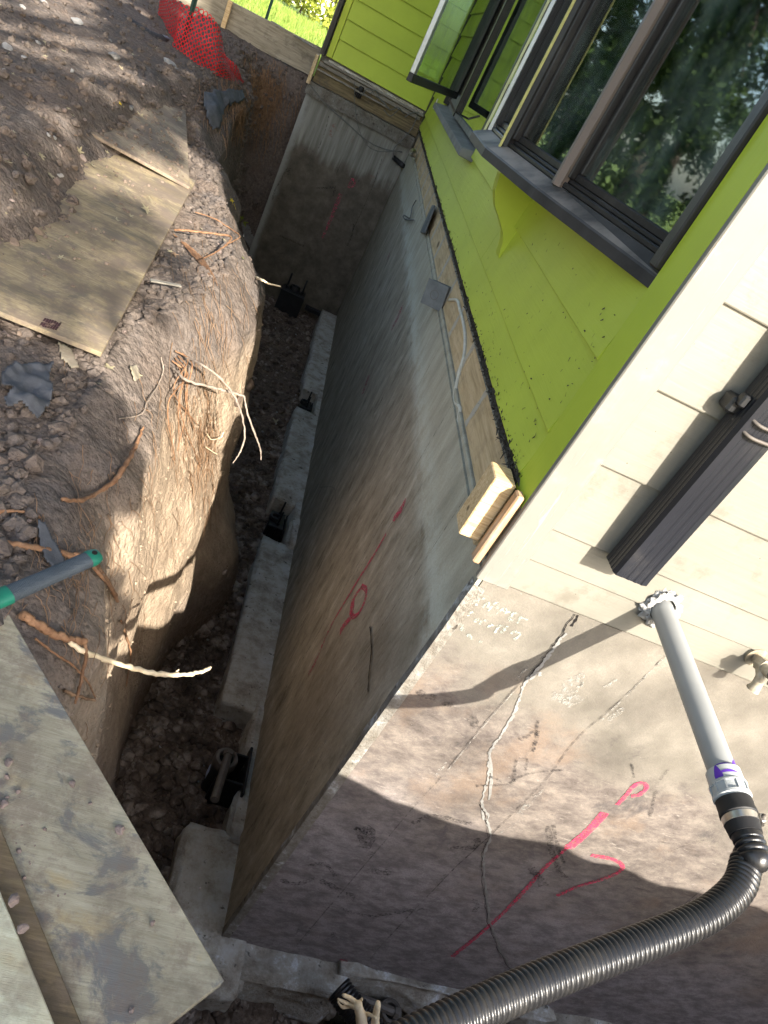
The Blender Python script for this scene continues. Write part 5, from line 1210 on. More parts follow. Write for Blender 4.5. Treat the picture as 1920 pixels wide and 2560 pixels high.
sheet('plank', 'pale speckled board at the edge of the planks over the trench corner', 'plank', [ea - k1 * 0.25, eb + k1 * 0.25, eb + k1 * 0.25 + kw * 0.16, ea - k1 * 0.25 + kw * 0.16], 0.03, M_PLKP)
# soil packed under the near boards so that they rest on the bank
# ---- hand tool: dark rubber grip with green ends
hd = thing('tool_handle', 'dark rubber tool grip with green ends lying on the dirt by the near plywood', 'tool', zp(120, 1450, -0.20))
ha, hb = zp(-60, 1522, -0.16), zp(246, 1388, -0.13); tdir = hb - ha; hl = np.linalg.norm(tdir); tdir /= hl
k = Mat('dimpled_rubber', 0.6, 0.3); k.set('Base Color', k.ramp(k.noise(12, 4), [(0.3, (0.035, 0.045, 0.055)), (0.7, (0.065, 0.08, 0.095))])); k.bump(k.voro(330, rnd=0.1), 0.7, 0.002); M_GRIP = k.m
M_GRNP = plain('green_grip_plastic', (0.012, 0.13, 0.085), 0.45)
def oval(name, s0, s1, r0, r1, mat, sqz=0.72, n_=10, bulge=0.0):
    up = np.array([0, 0, 1.0]); sd = np.cross(tdir, up); sd /= np.linalg.norm(sd); up = np.cross(sd, tdir); V = []; Fc = []; sgm = 20
    for i in range(n_ + 1):
        t_ = i / n_; r_ = r0 + (r1 - r0) * t_ + bulge * math.sin(math.pi * t_); c_ = ha + tdir * (s0 + (s1 - s0) * t_)
        for q in range(sgm):
            an = q / sgm * 2 * math.pi; e_ = 0.8; cx = math.copysign(abs(math.cos(an)) ** e_, math.cos(an)); cy = math.copysign(abs(math.sin(an)) ** e_, math.sin(an))
            V.append(c_ + sd * cx * r_ + up * cy * r_ * sqz)
    for i in range(n_):
        for q in range(sgm): Fc.append((i * sgm + q, i * sgm + (q + 1) % sgm, (i + 1) * sgm + (q + 1) % sgm, (i + 1) * sgm + q))
    Fc.append(tuple(range(sgm))[::-1]); Fc.append(tuple(n_ * sgm + q for q in range(sgm)))
    return auto_smooth(mk(name, V, Fc, mat, hd), 50)
oval('grip', 0.035, hl - 0.022, 0.0185, 0.0172, M_GRIP, 0.75, 14, -0.001); oval('end_cap', hl - 0.024, hl, 0.0180, 0.0140, M_GRNP, 0.75, 5, 0.002); oval('collar', -0.12, 0.06, 0.0160, 0.0192, M_GRNP, 0.75, 8)
v, f = cyl_geo(ha + tdir * (hl - 0.012) + np.array([0, 0, 0.0085]), ha + tdir * (hl - 0.012) + np.array([0, 0, 0.0145]), 0.0055, 14); mk('hang_hole', v, f, M_CRACK, hd)

# ================================================================== FAR EDGE: plank, net, posts, pipe
pk = thing('timber_plank', 'long stained plank on edge bridging to the corner of the end wall', 'plank', (-3.0, 7.98, 0.13))
pc = [(-1.292, 7.96, 0.13), (-1.292, 7.96, 0.425), (-5.2, 8.10, 0.30), (-5.2, 8.10, 0.02)]
slab('board', pc, (0.03, -1, 0), 0.045, M_PLANK, pk); box('cleat', (-2.36, 7.90, 0.10), (-2.31, 7.945, 0.40), M_FRESH, pk, 0.003)
o = slab('loose_lath', [(-1.32, 7.70, 0.415), (-1.9, 8.35, 0.40), (-1.94, 8.33, 0.40), (-1.37, 7.69, 0.415)], (0, 0, 1), 0.015, M_GREYW); tag(o, 'thin grey lath lying across the end of the long plank', 'lath')
def tpost(name, label, base, top, r_=0.018):
    t = thing(name, label, 'post', base); base = np.array(base, float); top = np.array(top, float); a_ = (top - base) / np.linalg.norm(top - base)
    s1 = np.cross(a_, [0, 1, 0]); s1 /= np.linalg.norm(s1); s2_ = np.cross(a_, s1); bm = bmesh.new()
    for (u0, u1, w0, w1) in ((-r_, r_, -0.004, 0.004), (-0.004, 0.004, 0.004, r_ * 1.3)):
        add_hexa(bm, [p + s1 * u + s2_ * w_ for p in (base - a_ * 0.2, top) for u, w_ in ((u0, w0), (u0, w1), (u1, w1), (u1, w0))])
    bm_to('shaft', bm, M_POST, t); bm = bmesh.new(); L_ = np.linalg.norm(top - base)
    for q in range(int(L_ / 0.06)):
        c_ = base + a_ * (0.05 + q * 0.06) - s2_ * 0.006; add_hexa(bm, [c_ + s1 * u + s2_ * w_ + a_ * e_ for e_ in (-0.008, 0.008) for u, w_ in ((-0.007, -0.004), (-0.007, 0.003), (0.007, 0.003), (0.007, -0.004))])
    so_ = bm_to('studs', bm, M_POST, t); so_['kind'] = 'stuff'
pbase = zp(444, 158, 0.04); tpost('fence_post', 'dark green studded fence post planted beside the red mesh', pbase, pbase + np.array([0.02, -0.05, 1.7]))
b2 = hity(657, 66, 12.0); b2 = np.array([b2[0], 12.0, -0.36]); tpost('fence_post', 'thin dark post standing out on the lawn behind the long plank', hitz(655, 80, -0.36), hitz(655, 80, -0.36) + np.array([0, 0, 1.7]), 0.03)
# red safety mesh: drape between the pole and the rim of the dirt
net = thing('safety_mesh', 'red plastic safety mesh slumped against the green post', 'safety fence', zp(500, 150, 0.02))
def net_patch(low, high, nu, nv, hole, bow_=0.0, drop_=0.0):
    Lw = spline([np.array(p) for p in low], 12); Hh = spline([np.array(p) for p in high], 12)
    Lw = np.array(Lw); Hh = np.array(Hh)
    def S(u, v_):
        a_ = np.array([np.interp(u, np.linspace(0, 1, len(Lw)), Lw[:, i]) for i in range(3)]); b_ = np.array([np.interp(u, np.linspace(0, 1, len(Hh)), Hh[:, i]) for i in range(3)])
        w_ = 0.03 * math.sin(u * 9 + v_ * 4) + bow_ * math.sin(math.pi * v_)
        return a_ + (b_ - a_) * v_ + np.array([w_ * 0.4, -w_, w_ * 0.3])
    V = []; Fc = []; hs_ = 8
    for i in range(nu):
        for j_ in range(nv):
            o_ = 0.5 * (j_ % 2) / nu; u0 = i / nu; u1 = (i + 1) / nu; v0 = j_ / nv; v1 = (j_ + 1) / nv
            sq = []
            for k_ in range(hs_):
                an = (k_ + 0.5) / hs_ * 2 * math.pi; cx, cy = math.cos(an), math.sin(an); m_ = max(abs(cx), abs(cy)); sq.append((0.5 + cx / m_ * 0.5, 0.5 + cy / m_ * 0.5))
            b_ = len(V)
            for (p, q) in sq: V.append(S(min(1, max(0, u0 + (u1 - u0) * p)), v0 + (v1 - v0) * q))
            for k_ in range(hs_):
                an = (k_ + 0.5) / hs_ * 2 * math.pi; V.append(S(min(1, max(0, u0 + (u1 - u0) * (0.5 + math.cos(an) * hole))), v0 + (v1 - v0) * (0.5 + math.sin(an) * hole)))
            for k_ in range(hs_): q = (k_ + 1) % hs_; Fc.append((b_ + k_, b_ + q, b_ + hs_ + q, b_ + hs_ + k_))
    return V, Fc
d7 = 8.7
dn = lambda u, v_: depth(soil(u, v_)[0]) - 0.02
lowA = [at_depth(u, v_, dn(u, v_) - e_) for u, v_, e_ in ((430, 115, 0), (470, 145, 0), (520, 176, 0), (565, 198, 0), (600, 212, 0.02))]
highA = [hity(u, v_, yy) for (u, v_), yy in zip(((452, 5), (512, 25), (548, 75), (568, 140), (606, 205)), [p[1] + q for p, q in zip(lowA, (0.10, 0.22, 0.22, 0.2, 0.02))])]
V_, F_ = net_patch(lowA, highA, 20, 9, 0.36); n1 = mk('mesh_sheet', V_, F_, M_RED, net)
lowB = [at_depth(u, v_, dn(u, v_)) for u, v_ in ((394, 35), (412, 62), (430, 92), (440, 118))]
highB = [hity(u, v_, p[1] + 0.03) for (u, v_), p in zip(((400, -30), (430, -14), (450, 4), (455, 20)), lowB)]
V_, F_ = net_patch(lowB, highB, 10, 8, 0.20); mk('mesh_fold', V_, F_, M_RED, net)
lowC = [np.array(hity(u, v_, yy)) for u, v_, yy in ((552, 138, lowA[2][1] + 0.15), (580, 175, lowA[3][1] + 0.1), (607, 212, lowA[4][1]))]
highC = [np.array(hity(u, v_, yy)) for u, v_, yy in ((560, 130, lowA[2][1] + 0.2), (594, 172, lowA[3][1] + 0.15), (610, 204, lowA[4][1] + 0.03))]
V_, F_ = net_patch(lowC, highC, 12, 3, 0.3, 0.02); mk('mesh_roll', V_, F_, M_RED, net)
o = slab('steel_sheet', [zp(325, 20, 0.14), zp(442, 86, 0.14), zp(438, 90, 0.04), zp(320, 26, 0.04)], (0.2, -1, 0.2), 0.02, M_DARK); tag(o, 'dark warped board behind the ribbed pipe on the dirt heap', 'board')
# black corrugated pipe half buried at the top of the heap
Hq = np.array(spline([zp(300, 50, 0.10), zp(330, 68, 0.11), zp(375, 95, 0.11), zp(412, 110, 0.10)], 30)); sg = np.concatenate([[0], np.cumsum(np.linalg.norm(np.diff(Hq, axis=0), axis=1))])
n2 = int(sg[-1] / 0.020 * 6); s2 = np.linspace(0, sg[-1], n2); Hq = np.stack([np.interp(s2, sg, Hq[:, i]) for i in range(3)], 1); v, f = tube_geo(Hq, 1.0, 20, False); V3 = np.array(v).reshape(n2, 20, 3)
rq = 0.042 + 0.007 * np.clip(np.sin((s2 % 0.020) / 0.020 * math.pi), 0, 1) ** 0.6
cp = thing('corrugated_pipe', 'dirty black corrugated pipe end lying on the dirt heap', 'pipe', Hq[-1] - np.array([0, 0, 0.1]))
M_DHOSE = mat_paint('dusty_black_plastic', (0.03, 0.03, 0.032), 1, 0.9, (0.16, 0.125, 0.10), 0.7, spots=False)
mk('ribbed_wall', (Hq[:, None] + (V3 - Hq[:, None]) * rq[:, None, None]).reshape(-1, 3), f, M_DHOSE, cp, True)
tgt = Hq[-1] - Hq[-2]; tgt /= np.linalg.norm(tgt); v, f = cyl_geo(Hq[-1] - tgt * 0.06, Hq[-1] + tgt * 0.01, 0.053, 20); f = f[:-1]; auto_smooth(mk('coupling', v, f, M_HOSE, cp))

# ================================================================== ROCKS, CLODS, LEAVES, ROOTS
def rock_mesh(name, seed, sub=2, mat=None, flat=0.7, sharp=0.35):
    bm = bmesh.new(); bmesh.ops.create_icosphere(bm, subdivisions=sub, radius=1.0); rs = np.random.default_rng(seed)
    V = np.array([v.co[:] for v in bm.verts]); 
    for _ in range(7):
        n = rs.normal(size=3); n /= np.linalg.norm(n); h_ = rs.uniform(0.45, 0.85); dd = V @ n - h_; V = V - np.outer(np.clip(dd, 0, None), n) * 0.9
    V = V * (1 + sharp * 0.4 * fbm(V + seed * 3.1, 1.6, 3, seed)[:, None]); V = V * np.array([1.0, rs.uniform(0.65, 1.0), flat])
    for v, w_ in zip(bm.verts, V): v.co = w_
    me = bpy.data.meshes.new(name); bm.to_mesh(me); bm.free(); me.materials.append(mat)
    return me
ROCKS = [rock_mesh('rock', 200 + i, 3, M_ROCK) for i in range(6)]
CLODS = [rock_mesh('dirt_clod', 300 + i, 2, M_CLODB, 0.75) for i in range(6)]; CLODP = [rock_mesh('dirt_clod', 330 + i, 2, M_CLODP, 0.75) for i in range(4)]
DCLOD = [rock_mesh('stone', 360 + i, 2, M_DARKCLOD, 0.75) for i in range(5)]
def place(me, name, p, n, size, label, cat, group, sink=0.35):
    o = bpy.data.objects.new(name, me); link(o)
    q = Vector(n).to_track_quat('Z', 'Y') @ Matrix.Rotation(random.uniform(0, 6.28), 4, 'Z').to_quaternion()
    o.rotation_mode = 'QUATERNION'; o.rotation_quaternion = q; o.scale = (size * random.uniform(0.85, 1.2), size * random.uniform(0.8, 1.1), size * random.uniform(0.7, 1.0))
    o.location = Vector(p) + Vector(n) * size * (0.62 - sink); tag(o, label, cat, group); return o
# stones one can point at (pixel, size in pixels)
for u, v_, s in ((190, 57, 16), (283, 145, 22), (425, 165, 20), (20, 122, 16), (150, 440, 10), (325, 270, 12), (275, 103, 7), (60, 145, 9), (95, 108, 8), (10, 180, 9), (180, 180, 8), (120, 340, 10), (135, 345, 7), (55, 20, 9), (110, 10, 12)):
    p, n = soil(u, v_)
    if p is not None: place(random.choice(ROCKS), 'rock', p, n, s * depth(p) / CF, 'pale grey angular rock lying on the loose dirt', 'rock', 'grey rocks on the dirt')
for u, v_, s in ((48, 838, 13), (15, 838, 12), (70, 850, 8), (310, 832, 9), (130, 590, 15), (95, 585, 20), (35, 610, 16), (180, 632, 14), (185, 420, 14), (80, 620, 12), (25, 330, 9), (60, 395, 10), (140, 455, 14), (205, 395, 10), (330, 390, 8), (110, 150, 9), (50, 220, 8)):
    p, n = soil(u, v_)
    if p is not None: place(random.choice(CLODS if random.random() < 0.5 else CLODP), 'dirt_clod', p, n, s * depth(p) / CF, 'crumbly tan lump of dried dirt on the bank', 'dirt clod', 'dirt clods on the bank')
for u, v_, s in ((180, 1962, 13), (300, 2078, 15), (112, 2075, 6), (145, 2240, 5), (380, 2310, 11), (32, 2255, 18), (55, 2325, 16), (305, 2075, 10), (225, 2010, 6), (500, 2220, 3), (22, 1910, 14), (10, 2010, 10), (45, 1980, 8)):
    pz = hitz(u, v_, Nz + 0.002 if u > 60 or v_ < 2200 else Nz + 0.025)
    place(random.choice(CLODP), 'dirt_clod', pz, (0, 0, 1), s * depth(pz) / CF, 'small purplish clod of dirt resting on the near boards', 'dirt clod', 'clods on the near boards', 0.25)
for u, v_, s in ((470, 1700, 11), (450, 2030, 8), (520, 1600, 6), (400, 1945, 7), (385, 1900, 9), (500, 1980, 12), (455, 1870, 10), (560, 2010, 12), (430, 1775, 14), (560, 1430, 10), (675, 850, 14), (690, 905, 11), (705, 825, 7), (620, 960, 22), (590, 1000, 16), (640, 1010, 14), (665, 1215, 11), (655, 1080, 5), (690, 1060, 5), (545, 1790, 6), (395, 2210, 7), (480, 1640, 5), (640, 1400, 6), (700, 2470, 9), (760, 2520, 10), (800, 2540, 12)):
    p, n = soil(u, v_)
    if p is not None: place(random.choice(DCLOD if s > 6 else ROCKS), 'stone', p, n, s * depth(p) / CF, 'damp brown stone on the dark trench floor', 'stone', 'stones on the trench floor')

# crumbs of soil nobody could count
def crumbs(name, label, n, sampler, mats, smin, smax, power=2.5, parent=None):
    ico = bmesh.new(); bmesh.ops.create_icosphere(ico, subdivisions=1, radius=1.0); base = np.array([v.co[:] for v in ico.verts]); ico.verts.index_update(); fc = np.array([[v.index for v in f.verts] for f in ico.faces]); ico.free()
    VV = []; FF = []; o_ = 0
    for i in range(n):
        p = sampler()
        if p is None: continue
        s = smin + (smax - smin) * random.random() ** power
        r_ = np.array([random.uniform(0.7, 1.25), random.uniform(0.6, 1.1), random.uniform(0.5, 0.9)]) * s; a_ = random.uniform(0, 6.28); ca, sa = math.cos(a_), math.sin(a_)
        b_ = base * (1 + RNG.uniform(-0.22, 0.22, (len(base), 1))) * r_; b_ = np.stack([b_[:, 0] * ca - b_[:, 1] * sa, b_[:, 0] * sa + b_[:, 1] * ca, b_[:, 2]], 1)
        VV.append(b_ + p + np.array([0, 0, r_[2] * 0.25])); FF.append(fc + o_); o_ += len(base)
    if not VV: return
    o = mk(name, np.concatenate(VV), np.concatenate(FF), mats, parent); tag(o, label, kind='stuff'); return o
PF = P.reshape(nj, ni, 3)
def samp_top():
    # denser in front; positions on the bank's top
    j_ = random.randrange(nj); i_ = random.randrange(20, NT - 4); q = PF[j_, i_]
    return q + RNG.normal(0, 0.012, 3) * np.array([1, 1, 0.1]) if -5 < q[0] and -1.3 < q[1] < 8.3 else None
def samp_floor():
    j_ = random.randrange(nj); i_ = random.randrange(NT + NC - 6, ni - 12); q = PF[j_, i_]
    return q + RNG.normal(0, 0.012, 3) * np.array([1, 1, 0.1]) if -0.4 < q[1] < 8 else None
def samp_cliff():
    j_ = random.randrange(nj); i_ = random.randrange(NT, NT + NC); q = PF[j_, i_]
    return q if -1.2 < q[1] < 8 else None
crumbs('soil_crumbs', 'loose crumbs of dry soil over the bank', 27000, samp_top, M_CLOD, 0.0025, 0.026, 4.5)
crumbs('soil_pebbles', 'pale pebbles in the dirt of the bank', 900, samp_top, M_CLODP, 0.003, 0.014, 3.0)
crumbs('trench_gravel', 'damp gravel and crumbs on the trench floor', 13000, samp_floor, M_DARKCLOD, 0.004, 0.042, 2.6)
crumbs('trench_pebbles', 'small pale pebbles on the trench floor', 420, samp_floor, M_ROCK, 0.003, 0.014, 2.0)
def samp_far():
    j_ = random.randrange(nj); i_ = random.randrange(NT, NT + NC); q = PF[j_, i_]
    return q if 5.5 < q[1] < 8.4 else None
crumbs('far_cut_clods', 'crumbling clods in the far cut beside the end wall', 14000, samp_far, M_CLOD, 0.006, 0.045, 3.0)
crumbs('cut_face_grit', 'grit stuck in the cut face of the bank', 3600, samp_cliff, M_CLOD, 0.002, 0.010, 2.0)
def samp_f2():
    x_, y_ = random.uniform(-0.6, 1.8), random.uniform(-0.75, -0.03); p, n = drop2(x_, y_); return p
def drop2(x_, y_):
    h_ = TREES[1].ray_cast(Vector((x_, y_, -1.0)), Vector((0, 0, -1))); return (np.array(h_[0]), np.array(h_[1])) if h_[0] is not None else (None, None)
crumbs('corner_gravel', 'damp crumbs on the floor below the chipped footing', 2600, samp_f2, M_DARKCLOD, 0.004, 0.026, 2.5)
# dirt spilled on the boards
def on_board(p_, e_, w_, L0, L1, W0, W1, nrm, bias=2.0):
    def s():
        a_ = L0 + (L1 - L0) * random.random(); b_ = W0 + (W1 - W0) * random.random() ** (1 / bias)
        q = p_ + e_ * a_ + w_ * b_
        return q if fbm(q[None], 3.2, 3, 77)[0] > -0.25 - 0.5 * (b_ / W1) else None
    return s
crumbs('spilled_dirt', 'dirt spilled over the plywood sheets', 2600, on_board(pa, e1, wdir, 0.30, 2.4, 0.05, 1.2, nB, 1.6), M_CLODB, 0.0015, 0.010, 3.5)
nC = np.cross(f1, wd2); crumbs('spilled_dirt', 'dirt spilled over the lapped plywood sheet', 3600, on_board(qa, f1, wd2, 0.02, 1.9, 0.03, 0.98, nC, 1.0), M_CLODB, 0.0015, 0.012, 3.5)
crumbs('spilled_dirt', 'dirt crumbs on the near plywood', 6500, on_board(na, g1, g2, 0.15, 1.2, 0.10, 0.36, nB, 3.2), M_CLODP, 0.0012, 0.007, 3.5)

# dry leaves
def leaf_mesh(name, seed, mat):
    rs = random.Random(seed); pts = []; n_ = 5
    ang0 = [-2.3, -1.2, 0.0, 1.2, 2.3]; ln = [0.55, 0.85, 1.0, 0.85, 0.55]; poly = [(0, -0.25)]
    for i, a_ in enumerate(ang0):
        L_ = ln[i] * rs.uniform(0.8, 1.15)
        for da, f_ in ((-0.34, 0.52), (-0.16, 0.78), (0, 1.0), (0.16, 0.78), (0.34, 0.52)): poly.append((math.sin(a_ + da) * L_ * f_, math.cos(a_ + da) * L_ * f_))
        if i < 4: m_ = (a_ + ang0[i + 1]) / 2; poly.append((math.sin(m_) * 0.34, math.cos(m_) * 0.34))
    cx, cy = rs.uniform(0.4, 1.1), rs.uniform(-0.3, 0.8)
    z_ = lambda x_, y_: 0.35 * cx * x_ * x_ + 0.3 * cy * y_ * y_ + 0.12 * math.sin(5 * x_ + seed) * y_
    V = [(0, 0, z_(0, 0))] + [(x_, y_, z_(x_, y_)) for x_, y_ in poly]; F2 = [(0, i, i + 1 if i < len(poly) else 1) for i in range(1, len(poly) + 1)]
    b_ = len(V); V += [(-0.02, -0.2, 0.0), (0.02, -0.2, 0.0), (0.03, -0.75, 0.12), (0.0, -0.75, 0.12)]; F2.append((b_, b_ + 1, b_ + 2, b_ + 3))
    me = bpy.data.meshes.new(name); me.from_pydata(V, [], F2); me.update(); me.materials.append(mat); return me
LD = [leaf_mesh('dry_leaf', 400 + i, M_LEAFD) for i in range(5)]; LB = [leaf_mesh('dry_leaf', 420 + i, M_LEAFB) for i in range(3)]; LY = [leaf_mesh('yellow_leaf', 440 + i, M_LEAFY) for i in range(2)]; LG = [leaf_mesh('green_leaf', 450, M_LEAFG)]
def leaf(u, v_, s, me, label, name, group, z_=None):
    if z_ is None:
        p, n = soil(u, v_)
        if p is None: return
    else: p, n = hitz(u, v_, z_), np.array([0, 0, 1.0])
    o = bpy.data.objects.new(name, me); link(o); k_ = s * depth(p) / CF
    n2_ = Vector(n) + Vector((random.uniform(-.4, .4), random.uniform(-.4, .4), random.uniform(-.1, .3))); o.rotation_mode = 'QUATERNION'
    o.rotation_quaternion = n2_.to_track_quat('Z', 'Y') @ Matrix.Rotation(random.uniform(0, 6.28), 4, 'Z').to_quaternion(); o.scale = (k_, k_, k_); o.location = Vector(p) + Vector(n) * (0.008 + k_ * 0.1); tag(o, label, 'leaf', group)
for u, v_, s, z_ in ((365, 530, 24, -0.085), (325, 545, 10, -0.085), (290, 555, 12, -0.09), (375, 502, 10, -0.085), (225, 415, 16, None), (195, 380, 14, None), (30, 335, 14, None), (100, 393, 16, None), (350, 295, 14, -0.025), (370, 285, 10, -0.025), (450, 305, 12, -0.02), (458, 355, 10, -0.025), (395, 290, 10, -0.025), (110, 145, 12, None), (15, 410, 16, None), (120, 440, 18, None), (255, 425, 14, None), (285, 440, 14, None), (150, 650, 16, -0.10), (270, 925, 22, None), (340, 940, 14, None), (245, 965, 12, None), (425, 635, 14, None), (560, 605, 12, None), (110, 110, 10, None), (330, 140, 8, None), (480, 170, 9, None), (395, 205, 9, None), (690, 1058, 14, None), (445, 300, 9, -0.02), (500, 575, 10, None), (700, 130, 8, None), (620, 150, 9, None)):
    leaf(u, v_, s, random.choice(LD), 'curled dry olive-grey leaf on the dirt and boards', 'dry_leaf', 'dry leaves on the dirt', z_)
for i in range(60):
    leaf(random.uniform(0, 420), random.uniform(0, 640), random.uniform(4, 9), random.choice(LD + LB), 'small scrap of leaf litter scattered over the upper dirt', 'dry_leaf', 'leaf litter on the dirt')
for u, v_, s in ((435, 640, 14), (430, 660, 12), (300, 570, 9), (60, 690, 10), (30, 480, 12), (520, 640, 10), (215, 340, 10), (540, 560, 10), (470, 190, 8)): leaf(u, v_, s, random.choice(LB), 'shrivelled brown leaf on the dirt', 'dry_leaf', 'brown leaves on the dirt')
for u, v_, s in ((575, 502, 13), (583, 520, 11)): leaf(u, v_, s, random.choice(LY), 'bright yellow leaf on the rim of the trench', 'yellow_leaf', 'yellow leaves on the trench rim')
leaf(298, 262, 9, LY[0], 'small yellow leaf beside the broken plywood shard', 'yellow_leaf', None)
for u, v_, s in ((603, 545, 12), (610, 555, 11), (605, 650, 10)): leaf(u, v_, s, LG[0], 'green and yellow leaf hanging on the trench rim', 'green_leaf', 'green leaves on the trench rim')

# roots
def root(px, r_, mat, label, group=None, off=0.012, lift=None, name='root', wob=0.08, parent=None, ends=None):
    pts = []
    for i, q in enumerate(px):
        if len(q) == 3: pts.append(at_depth(*q)); continue
        p, n = soil(q[0], q[1])
        if p is None: continue
        l_ = off + (lift[i] if lift else 0); pts.append(p + n * l_)
    fine_ = spline(pts, 7); rm = max(r_) * 0.72; kn = [p + RNG.normal(0, rm * 0.13, 3) * (0 < i < len(fine_) - 1) for i, p in enumerate(fine_)]
    rl = list(np.interp(np.linspace(0, 1, len(kn)), np.linspace(0, 1, len(r_)), r_) * 0.62 * RNG.uniform(0.78, 1.18, len(kn)))
    o = tube(name, kn, rl, mat, parent, 8, 3, wob)
    if parent is None: tag(o, label, 'root', group)
    return o
def dsoil(u, v_): return depth(soil(u, v_)[0])
root([(345, 1075), (330, 1110), (305, 1160), (270, 1205), (225, 1240), (180, 1258), (142, 1262)], [0.004, 0.009, 0.011, 0.010, 0.009, 0.008], M_ROOT, 'arched orange root on the shaded dirt above the tool handle', off=0.02)
root([(-20, 1366), (50, 1372), (110, 1383), (170, 1395), (220, 1412), (262, 1460), (285, 1500)], [0.012, 0.011, 0.010, 0.009], M_ROOT, 'long orange root crossing under the tool handle', off=0.012)
root([(215, 1415), (245, 1450), (275, 1482), (285, 1500)], [0.008, 0.007, 0.006], M_ROOT, 'orange root forking down beside the tool handle', off=0.012)
root([(-10, 1290), (40, 1287), (80, 1292), (98, 1302)], [0.006, 0.006, 0.004], M_ROOT, 'short orange root at the dirt edge above the tool handle', off=0.012)
root([(45, 1545), (90, 1572), (140, 1598), (180, 1608), (198, 1605)], [0.016, 0.014, 0.012, 0.009], M_ROOT, 'thick orange root stub emerging beside the near plywood', off=0.016)
root([(198, 1606), (200, 1640), (190, 1690), (180, 1728), (172, 1755)], [0.007, 0.006, 0.004], M_ROOT, 'thin orange root dropping from the thick stub', off=0.015)
dd0 = dsoil(155, 1612)
root([(155, 1612), (215, 1632, dd0 + 0.05), (300, 1660, dd0 + 0.20), (380, 1683, dd0 + 0.32), (450, 1687, dd0 + 0.42), (500, 1680, dd0 + 0.5), (526, 1668, dd0 + 0.55)], [0.007, 0.010, 0.010, 0.010, 0.009, 0.007], M_ROOTP, 'pale peeled root reaching out over the trench', off=0.02, wob=0.03)
root([(440, 1680, dd0 + 0.41), (448, 1674, dd0 + 0.41)], [0.004, 0.002], M_ROOTP, 'pale spur on the peeled root over the trench')
root([(293, 1545), (308, 1590), (318, 1630), (312, 1680), (306, 1715)], [0.006, 0.006, 0.005, 0.004], M_ROOT, 'brown root hanging down the shaded face below the tool handle', off=0.015)
root([(80, 1602), (130, 1640), (170, 1665), (205, 1700), (228, 1740)], [0.004, 0.004, 0.003], M_ROOT, 'thin brown root slanting down beside the near plywood', off=0.010)
root([(150, 1725), (180, 1738), (228, 1748)], [0.006, 0.005], M_ROOTB, 'short dark root near the plywood edge', off=0.010)
dg = dsoil(430, 900)
root([(420, 925), (470, 952, dg - 0.1), (530, 968, dg), (575, 980, dg + 0.05), (610, 990, dg + 0.08)], [0.006, 0.008, 0.009, 0.007], M_ROOTG, 'grey forked root jutting out over the trench', off=0.02)
root([(610, 990, dg + 0.08), (618, 1030, dg + 0.08), (635, 1080, dg + 0.08), (650, 1120, dg + 0.08), (653, 1150, dg + 0.08)], [0.006, 0.006, 0.005, 0.003], M_ROOTG, 'grey root end hanging down into the trench')
root([(450, 895), (510, 915, dg - 0.05), (550, 945, dg), (585, 990, dg), (605, 1040, dg), (612, 1090, dg), (600, 1130, dg), (582, 1158, dg)], [0.005, 0.007, 0.006, 0.005, 0.003], M_ROOTG, 'slender grey root curving down into the trench', off=0.02)
root([(395, 895), (400, 930), (385, 970), (360, 1010), (345, 1040), (290, 1050)], [0.003, 0.004, 0.004, 0.003], M_ROOTG, 'thin grey root winding over the sunlit shoulder', off=0.012)
root([(430, 590), (470, 600), (520, 615), (552, 628), (560, 645), (530, 668), (502, 680)], [0.008, 0.007, 0.007, 0.006, 0.005], M_ROOT, 'orange root looping out of the bank beside the plywood', off=0.03, lift=[0, 0.01, 0.03, 0.05, 0.05, 0.04, 0.03])
root([(485, 540), (530, 555), (570, 580), (592, 600), (557, 622)], [0.004, 0.005, 0.005, 0.004], M_ROOT, 'thin orange root bowing across the bank beside the rim', off=0.02)
for i in range(7):
    u0 = 432 + i * 4; root([(u0, 592 + i * 3), (455 + i * 7, 615 + i * 5), (480 + i * 8, 640 + i * 7 + 6), (498 + i * 7, 665 + i * 9)], [0.004, 0.004, 0.002], M_ROOT, 'thin orange rootlet fanning from the bank beside the plywood', 'orange rootlets beside the plywood', 0.012)
for i in range(6):
    u0 = random.uniform(400, 470); root([(u0, 880 + i * 6), (u0 + random.uniform(-5, 30), 915 + i * 8), (u0 + random.uniform(-30, 45), 985 + i * 9), (u0 + random.uniform(-40, 70), 1060 + i * 22)], [0.0045, 0.004, 0.0025], M_ROOT, 'orange rootlet draped down the sunlit cut', 'orange rootlets on the sunlit cut', 0.014, [0, 0.03, 0.01, 0])
root([(640, 693), (655, 700, dsoil(620, 700)), (675, 710, dsoil(620, 700)), (702, 716, dsoil(620, 700))], [0.008, 0.008, 0.006, 0.004], M_ROOTP, 'bleached root tip poking past the rim above the far pier', off=0.0, wob=0.2)
root([(500, 1075), (512, 1090), (540, 1085), (548, 1070)], [0.003, 0.004, 0.003], M_ROOTP, 'pale crooked rootlet in the sunlit tangle', off=0.03)
root([(500, 1108), (515, 1125), (528, 1128)], [0.003, 0.003], M_ROOTP, 'short pale rootlet below the sunlit tangle', off=0.03)
root([(532, 2470, 2.95), (560, 2500, 2.93), (580, 2530, 2.91), (600, 2562, 2.9)], [0.005, 0.004], M_ROOTG, 'thin pale root crossing the dark floor by the near plywood corner')
